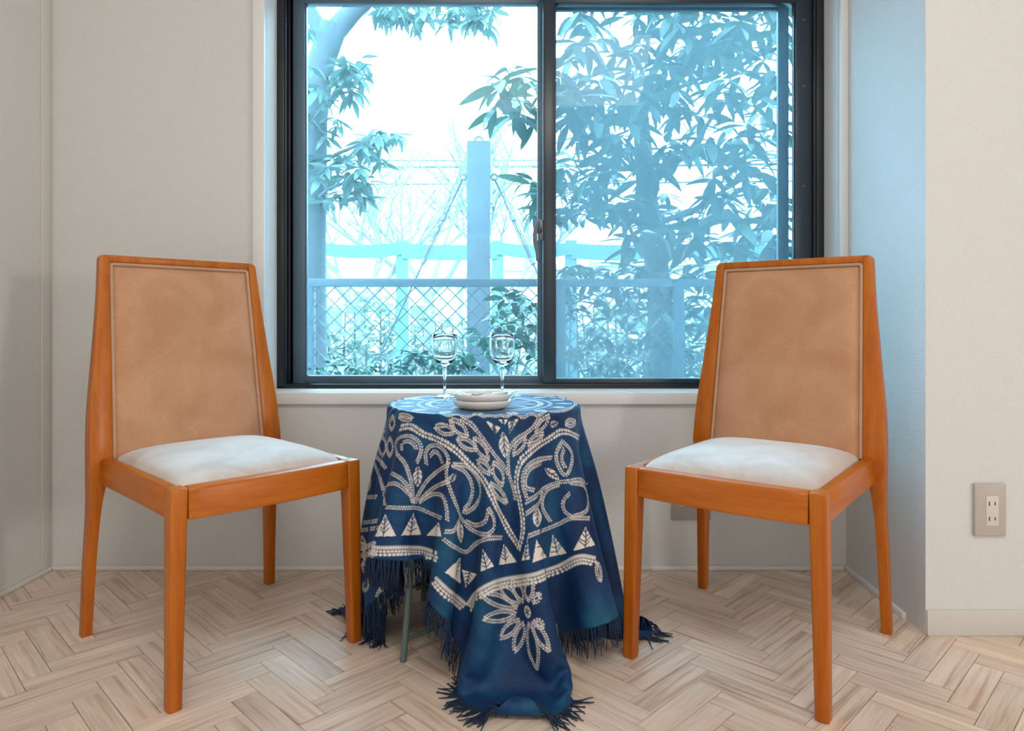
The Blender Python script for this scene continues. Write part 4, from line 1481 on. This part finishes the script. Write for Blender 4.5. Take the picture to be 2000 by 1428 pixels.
# --- tree at the left edge of the window, its top branches hanging across the pane
lf = [leaf_mesh('slender_leaf', .150, .046, b_, f_, M['leaf_left']) for b_, f_ in ((.15, .2), (.3, .3))]
base = at(612, 700, 4.6); base.z = Z_G
tree_l = thing('evergreen_tree', 'evergreen tree at the left edge of the window with a thick forked limb', 'tree', tuple(base))
limb(tree_l, [base, at(606, 560, 4.6), at(608, 400, 4.6), at(612, 230, 4.6), at(628, 120, 4.6), at(650, 50, 4.6)], .105, .085, 'trunk', seg=14)
limb(tree_l, [at(628, 125, 4.6), at(655, 60, 4.6), at(700, 10, 4.6), at(770, -40, 4.6), at(860, -70, 4.55), at(950, -70, 4.5)], .088, .03)
limb(tree_l, [at(640, 90, 4.6), at(600, 10, 4.62), at(570, -60, 4.7)], .06, .03)
for pts in ([(612, 230), (650, 190), (690, 150), (715, 125)], [(610, 330), (660, 300), (720, 275), (770, 270)], [(608, 400), (640, 370), (690, 350), (730, 345)],
            [(770, -40), (775, 0), (770, 30)], [(860, -70), (890, -10), (905, 35)], [(950, -70), (945, -10), (955, 30)], [(800, -60), (815, -10), (820, 30)]):
    limb(tree_l, [at(x, y, 4.55 - .03 * i) for i, (x, y) in enumerate(pts)], .016, .006)
leaves = []
for (x, y, n) in ((705, 120, 8), (680, 140, 9), (712, 150, 8), (660, 165, 9), (690, 175, 8), (640, 200, 9), (655, 235, 8), (630, 260, 8), (672, 130, 7), (650, 140, 7), (622, 170, 8),
                  (770, 268, 8), (748, 262, 9), (726, 272, 9), (705, 288, 9), (735, 300, 9), (680, 300, 9), (660, 315, 8), (700, 330, 9), (640, 330, 8), (615, 310, 8), (735, 262, 8),
                  (720, 355, 9), (692, 368, 9), (665, 380, 9), (640, 395, 8), (710, 390, 8), (615, 380, 8), (625, 350, 8), (680, 340, 8), (602, 230, 7), (604, 130, 6),
                  (760, 18, 9), (785, 28, 9), (810, 35, 8), (832, 22, 8), (770, 8, 8), (800, 5, 8), (890, 20, 9), (912, 35, 9), (935, 28, 9), (958, 22, 8), (900, 5, 9), (930, 5, 9), (880, 40, 7), (948, 45, 7), (860, 0, 7), (742, 20, 7), (606, 60, 6), (600, 20, 7)):
    leaves += whorl(at(x, y, U(4.2, 4.75)), n, (0, 0, -.5), U(.85, 1.1))
    if x > 600:
        leaves += whorl(at(x + U(-16, 10), y + U(-12, 16), U(4.2, 4.75)), n - 2, (0, 0, -.5), U(.8, 1.05))
put_leaves(tree_l, lf, leaves)

# --- glossy shrub close to the glass, and low plants along the foot of the window
bl = [leaf_mesh('oval_leaf', .074, .038, b_, f_, M['leaf_bush']) for b_, f_ in ((.1, .3), (.3, .2))]
base = at(1000, 740, 2.75); base.z = Z_G
shrub = thing('leafy_shrub', 'dark teal glossy shrub just outside the middle of the window', 'shrub', tuple(base))
leaves = []
for pts in ([(1000, 760), (996, 690), (990, 630), (985, 590)], [(1002, 760), (1015, 690), (1022, 620), (1015, 575)], [(1005, 760), (1035, 700), (1050, 640), (1052, 600)], [(996, 760), (965, 720), (945, 670), (925, 645)]):
    P = [at(x, y, 2.75 + U(-.08, .08)) for x, y in pts]
    P.insert(0, base)
    limb(shrub, P, .006, .002, 'stem', 'twig', 6)
for (x, y) in [(985, 590), (975, 610), (995, 575), (1010, 580), (1020, 600), (1005, 610), (1030, 590), (1040, 610), (990, 630), (1015, 640), (1025, 660), (985, 655), (1045, 640), (1050, 600), (970, 640), (1000, 665), (1035, 680), (960, 665), (940, 660), (925, 650), (950, 690), (1010, 700), (1045, 700), (980, 690), (910, 690)]:
    leaves += whorl(at(x, y, U(2.65, 2.85)), trg.choice((5, 6, 7)), (0, -.1, -.1), U(.75, 1.15))
put_leaves(shrub, bl, leaves)
for (x0, x1, y0, lab, hts) in ((770, 930, 735, 'low leafy plants at the foot of the left pane, below the wine glasses', 46), (590, 770, 742, 'thin low plants at the lower left corner of the window', 40)):
    base = at((x0 + x1) / 2, y0, 2.9); base.z = Z_G
    pl_ = thing('low_plant', lab, 'plant', tuple(base))
    leaves = []
    for k_ in range(9):
        x = x0 + (x1 - x0) * (k_ + .5) / 9
        top = y0 - U(.35, 1.0) * hts
        P = [base, at(x, y0 + 30, 2.9), at(x + U(-6, 6), (y0 + top) / 2, 2.9), at(x + U(-14, 14), top, 2.9)]
        limb(pl_, P, .004, .0015, 'stem', 'twig', 5)
        for t in (.2, .5, .8, 1.0):
            c_ = P[2] + (P[3] - P[2]) * t
            leaves += whorl(c_, 3, (0, 0, .1), U(.6, 1.0) * (1.1 if x0 > 700 else .6))
    put_leaves(pl_, bl, leaves)
# dense shrubbery behind the fence, right pane
hd = [leaf_mesh('shrub_leaf', .125, .036, b_, f_, M['leaf_big']) for b_, f_ in ((.1, .3), (.25, .2))]
for (x0, x1, lab) in ((1100, 1235, 'dense shrub behind the wire fence, left half of the right pane'), (1235, 1520, 'dense shrub behind the wire fence around the tree trunk')):
    base = at((x0 + x1) / 2, 740, 3.55); base.z = Z_G
    hg = thing('dense_shrub', lab, 'shrub', tuple(base))
    leaves = []
    for k_ in range(7):
        x = x0 + (x1 - x0) * (k_ + .5) / 7
        limb(hg, [base, at(x, 720, 3.55), at(x + U(-15, 15), 600, 3.55)], .008, .003, 'stem', 'twig', 6)
    for k_ in range(int((x1 - x0) * .42)):
        x, y = U(x0, x1), U(525, 745)
        if 700 < y and 1230 < x < 1345 and U(0, 1) < .75: continue
        leaves += whorl(at(x, y, U(3.35, 3.95)), 5, (0, -.1, -.2), U(.7, 1.1))
    put_leaves(hg, hd, leaves)

# --- wire fence
FY = 3.15
fence = thing('wire_fence', 'low fence with a flat top rail and diamond wire mesh outside the window', 'fence', (0, FY, Z_G))
loc = fence.location
def fb(x0, x1, y0, y1, z0, z1, name, mat='fence_paint', bev=.003):
    MB().box(x0 - loc.x, x1 - loc.x, y0 - loc.y, y1 - loc.y, z0 - loc.z, z1 - loc.z).build(name, M[mat], fence, bevel=bev)
z_r1, z_r0 = at(0, 545, FY).z, at(0, 560.5, FY).z
fb(-2.4, 2.4, FY - .02, FY + .02, z_r0, z_r1, 'top_rail')
fb(-2.4, 2.4, FY - .012, FY + .012, at(0, 790, FY).z, at(0, 779, FY).z, 'bottom_rail')
for px, w in ((606, .040), (1094, .048), (1325, .045), (1580, .045), (120, .045)):
    x = at(px, 0, FY).x
    fb(x - w / 2, x + w / 2, FY - .019, FY + .019, Z_G, z_r1, 'post')
wm = MB()
dgx = .0735
zb, zt_ = at(0, 782, FY).z, z_r0
hgt = zt_ - zb
for k_ in range(-45, 45):
    x = k_ * dgx
    for s in (-1, 1):
        x1 = x + s * hgt
        y_ = .0016 * s
        wm.tube([(x - loc.x, y_, zb - loc.z), (x1 - loc.x, y_, zt_ - loc.z)], .0031, 4, cap=False)
wm.build('wire_mesh', M['fence_paint'], fence, props=dict(kind='stuff'))

# --- tall square post with an eye hook on top and two stay cables
PY = 3.5
base = at(935, 740, PY); base.z = Z_G
post = thing('square_post', 'tall square concrete post with a hook on top behind the fence', 'post', tuple(base))
w = 22 * PY / F_PX
zt_ = at(0, 280, PY).z
MB().box(-w, w, -w, w, 0, zt_ - Z_G).build('shaft', M['concrete'], post, bevel=.004)
hk = [(.024 * math.cos(t), 0, zt_ - Z_G + .034 * math.sin(t)) for t in np.linspace(0, PI, 14)]
MB().tube(hk, .0055, 8).build('top_hook', M['galv'], post)
for sx in (-1, 1):
    ez = at(0, 346, PY).z - Z_G
    rg_ = [(sx * (w + .022) + .015 * math.cos(t), 0, ez + .015 * math.sin(t)) for t in np.linspace(0, 2 * PI, 17)]
    eb = MB().tube(rg_, .0052, 7)
    eb.tube([(sx * (w - .002), 0, ez), (sx * (w + .010), 0, ez)], .004, 7)
    eb.build('eye_bolt', M['galv'], post)
for sx, end, lab in ((-1, (795, 580), 'stay cable with turnbuckle running down to the left of the square post'), (1, (1055, 545), 'stay cable with turnbuckle running down to the right of the square post')):
    a = Vector((base.x + sx * (w + .024), PY, at(0, 349, PY).z))
    e = at(end[0], end[1], PY - .12)
    dirv = (e - a)
    e2 = a + dirv * ((a.z - Z_G - .02) / (a.z - e.z))
    cb = thing('stay_cable', lab, 'cable', tuple(e2))
    q = lambda t: (a + (e2 - a) * t) - e2
    MB().tube([q(0), q(.5), q(1)], .0050, 7).build('cable', M['cable'], cb)
    n_ = Vector((dirv.z, 0, -dirv.x)).normalized() * .0095
    tb = MB()
    t0, t1 = .11, .23
    tb.tube([q(t0) + n_, q(t1) + n_], .0042, 6); tb.tube([q(t0) - n_, q(t1) - n_], .0042, 6)
    tb.tube([q(t0 - .006), q(t0 + .008)], .012, 8); tb.tube([q(t1 - .008), q(t1 + .006)], .012, 8)
    tb.build('turnbuckle', M['galv'], cb)

# --- ball-game net fence farther off: posts with a sagging turquoise sheet
NY = 9.0
netf = thing('net_fence', 'far turquoise net fence with square posts and a sagging sheet', 'fence', (0, NY, Z_G))
pxs = [300, 460, 625, 786, 972, 1115, 1290, 1460, 1640]
for px in pxs:
    c_ = at(px, 470, NY)
    ww = .075
    MB().box(c_.x - ww, c_.x + ww, -.06, .06, 0, c_.z - Z_G).build('post', M['net_post'], netf, bevel=.005)
for i in range(len(pxs) - 1):
    rings = []
    for k_ in range(13):
        t = k_ / 12
        px = pxs[i] + (pxs[i + 1] - pxs[i]) * t
        sag = 4 * t * (1 - t)
        if i % 2: y1, y0 = 476 + 4 * sag, 506 + 4 * sag
        else: y1, y0 = 474 + 6 * sag, 498 + 8 * sag
        p1, p0 = at(px, y1, NY), at(px, y0, NY)
        rings.append([(p1.x, -.085, p1.z - Z_G), (p1.x, -.079, p1.z - Z_G), (p0.x, -.079, p0.z - Z_G), (p0.x, -.085, p0.z - Z_G)])
    MB().loft(rings).build('net_sheet', M['net'], netf, angle=80)
# thin wires of the net's upper part and the service lines beyond
for y_, YY, lab, rr in ((308, 24, 'topmost of three overhead lines beyond the trees', .030), (320, 24, 'middle and thickest of three overhead lines beyond the trees', .046), (353, 22, 'lowest of three overhead lines beyond the trees', .030)):
    a, e = at(200, y_ + 4, YY), at(1800, y_ - 4, YY)
    P = [a + (e - a) * t + Vector((0, 0, -.10 * 4 * t * (1 - t))) for t in np.linspace(0, 1, 40)]
    o = MB().tube(P, rr, 5).build('overhead_line', M['cable'], None, angle=80)
    o['label'] = lab; o['category'] = 'cable'; o['group'] = 'overhead lines'

# --- leafless trees in the distance
def bare_tree(px, Y, label, top, seed, spread=1.0):
    rg = random.Random(seed)
    base = at(px, 700, Y); base.z = Z_G
    root = thing('bare_tree', label, 'tree', tuple(base), group='leafless trees in the distance')
    H_ = at(0, top, Y).z - Z_G
    th = MB()
    MB().tube([(0, 0, 0), (.05, 0, H_ * .18), (0.02, 0, H_ * .36)], [.16, .13, .11], 10).build('trunk', M['hazed_bark'], root, angle=80)
    def grow(p, d, L, r, dep, mb):
        pts, rs = [p], [r]
        for s in range(4):
            d = (d + Vector((rg.uniform(-.22, .22), rg.uniform(-.22, .22), rg.uniform(-.05, .16)))).normalized()
            p = p + d * L / 4
            pts.append(p); rs.append(r * (1 - .16 * (s + 1)))
            if dep > 0 and s > 0:
                for q in range(2 if dep > 1 else 1):
                    a = rg.uniform(0, 6.28)
                    nd = (d + Vector((math.cos(a), math.sin(a), rg.uniform(-.1, .5))) * rg.uniform(.55, .95)).normalized()
                    grow(p, nd, L * rg.uniform(.5, .68), r * .52, dep - 1, mb)
        mb.tube(pts, rs, 4 if dep == 0 else 6, cap=False)
    for k_ in range(4):
        a = k_ * 1.2566 + rg.uniform(-.3, .3)
        mb = MB()
        grow(Vector((.02, 0, H_ * .34)), Vector((math.cos(a) * .75 * spread, math.sin(a) * .75, .8)).normalized(), H_ * .48, .07, 3, mb)
        mb.build('branch', M['hazed_bark'], root, angle=80)
bare_tree(700, 12.5, 'leafless tree in the distance at the left, behind the net fence', 330, 3)
bare_tree(835, 14.0, 'leafless tree in the distance left of the square post', 270, 8)
bare_tree(1000, 15.0, 'leafless tree in the distance right of the square post', 330, 15)

# --- pale houses and haze-coloured hedges closing the view
def house(px0, px1, ptop, Y, label, seed):
    rg = random.Random(seed)
    a, e = at(px0, ptop, Y), at(px1, ptop, Y)
    root = thing('house', label, 'building', ((a.x + e.x) / 2, Y, Z_G))
    hw, H_ = (e.x - a.x) / 2, a.z - Z_G
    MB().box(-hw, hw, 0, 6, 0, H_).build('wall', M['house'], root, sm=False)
    MB().add([(-hw - .3, -.3, H_), (hw + .3, -.3, H_), (hw + .3, 6.3, H_), (-hw - .3, 6.3, H_), (-hw - .3, 3, H_ + .5), (hw + .3, 3, H_ + .5)],
             [(0, 1, 5, 4), (2, 3, 4, 5), (1, 2, 5), (3, 0, 4), (3, 2, 1, 0)]).build('roof', M['roof'], root, sm=False)
    n = max(2, int(hw * 2 / 2.2))
    for k_ in range(n):
        x = -hw + (k_ + .5) * 2 * hw / n
        wv = MB().box(x - .55, x + .55, -.05, .02, .75, 1.75).build('window', M['trim'], root, sm=False)
        MB().box(x - .48, x - .03, -.07, -.045, .82, 1.68).build('pane', M['house_glass'], wv, sm=False)
        MB().box(x + .03, x + .48, -.07, -.045, .82, 1.68).build('pane', M['house_glass'], wv, sm=False)
house(560, 880, 545, 22, 'pale low house far behind the left pane', 1)
house(955, 1110, 530, 24, 'pale low house far behind, right of the square post', 2)
house(1185, 1700, 520, 26, 'pale low house far behind the right pane', 3)
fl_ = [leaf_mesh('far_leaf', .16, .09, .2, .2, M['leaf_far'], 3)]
for (x0, x1, y0, YY, lab) in ((560, 780, 575, 11, 'haze-pale hedge in the distance at the left'), (780, 960, 600, 12, 'haze-pale hedge in the distance behind the square post'), (960, 1560, 590, 11.5, 'haze-pale hedge in the distance at the right')):
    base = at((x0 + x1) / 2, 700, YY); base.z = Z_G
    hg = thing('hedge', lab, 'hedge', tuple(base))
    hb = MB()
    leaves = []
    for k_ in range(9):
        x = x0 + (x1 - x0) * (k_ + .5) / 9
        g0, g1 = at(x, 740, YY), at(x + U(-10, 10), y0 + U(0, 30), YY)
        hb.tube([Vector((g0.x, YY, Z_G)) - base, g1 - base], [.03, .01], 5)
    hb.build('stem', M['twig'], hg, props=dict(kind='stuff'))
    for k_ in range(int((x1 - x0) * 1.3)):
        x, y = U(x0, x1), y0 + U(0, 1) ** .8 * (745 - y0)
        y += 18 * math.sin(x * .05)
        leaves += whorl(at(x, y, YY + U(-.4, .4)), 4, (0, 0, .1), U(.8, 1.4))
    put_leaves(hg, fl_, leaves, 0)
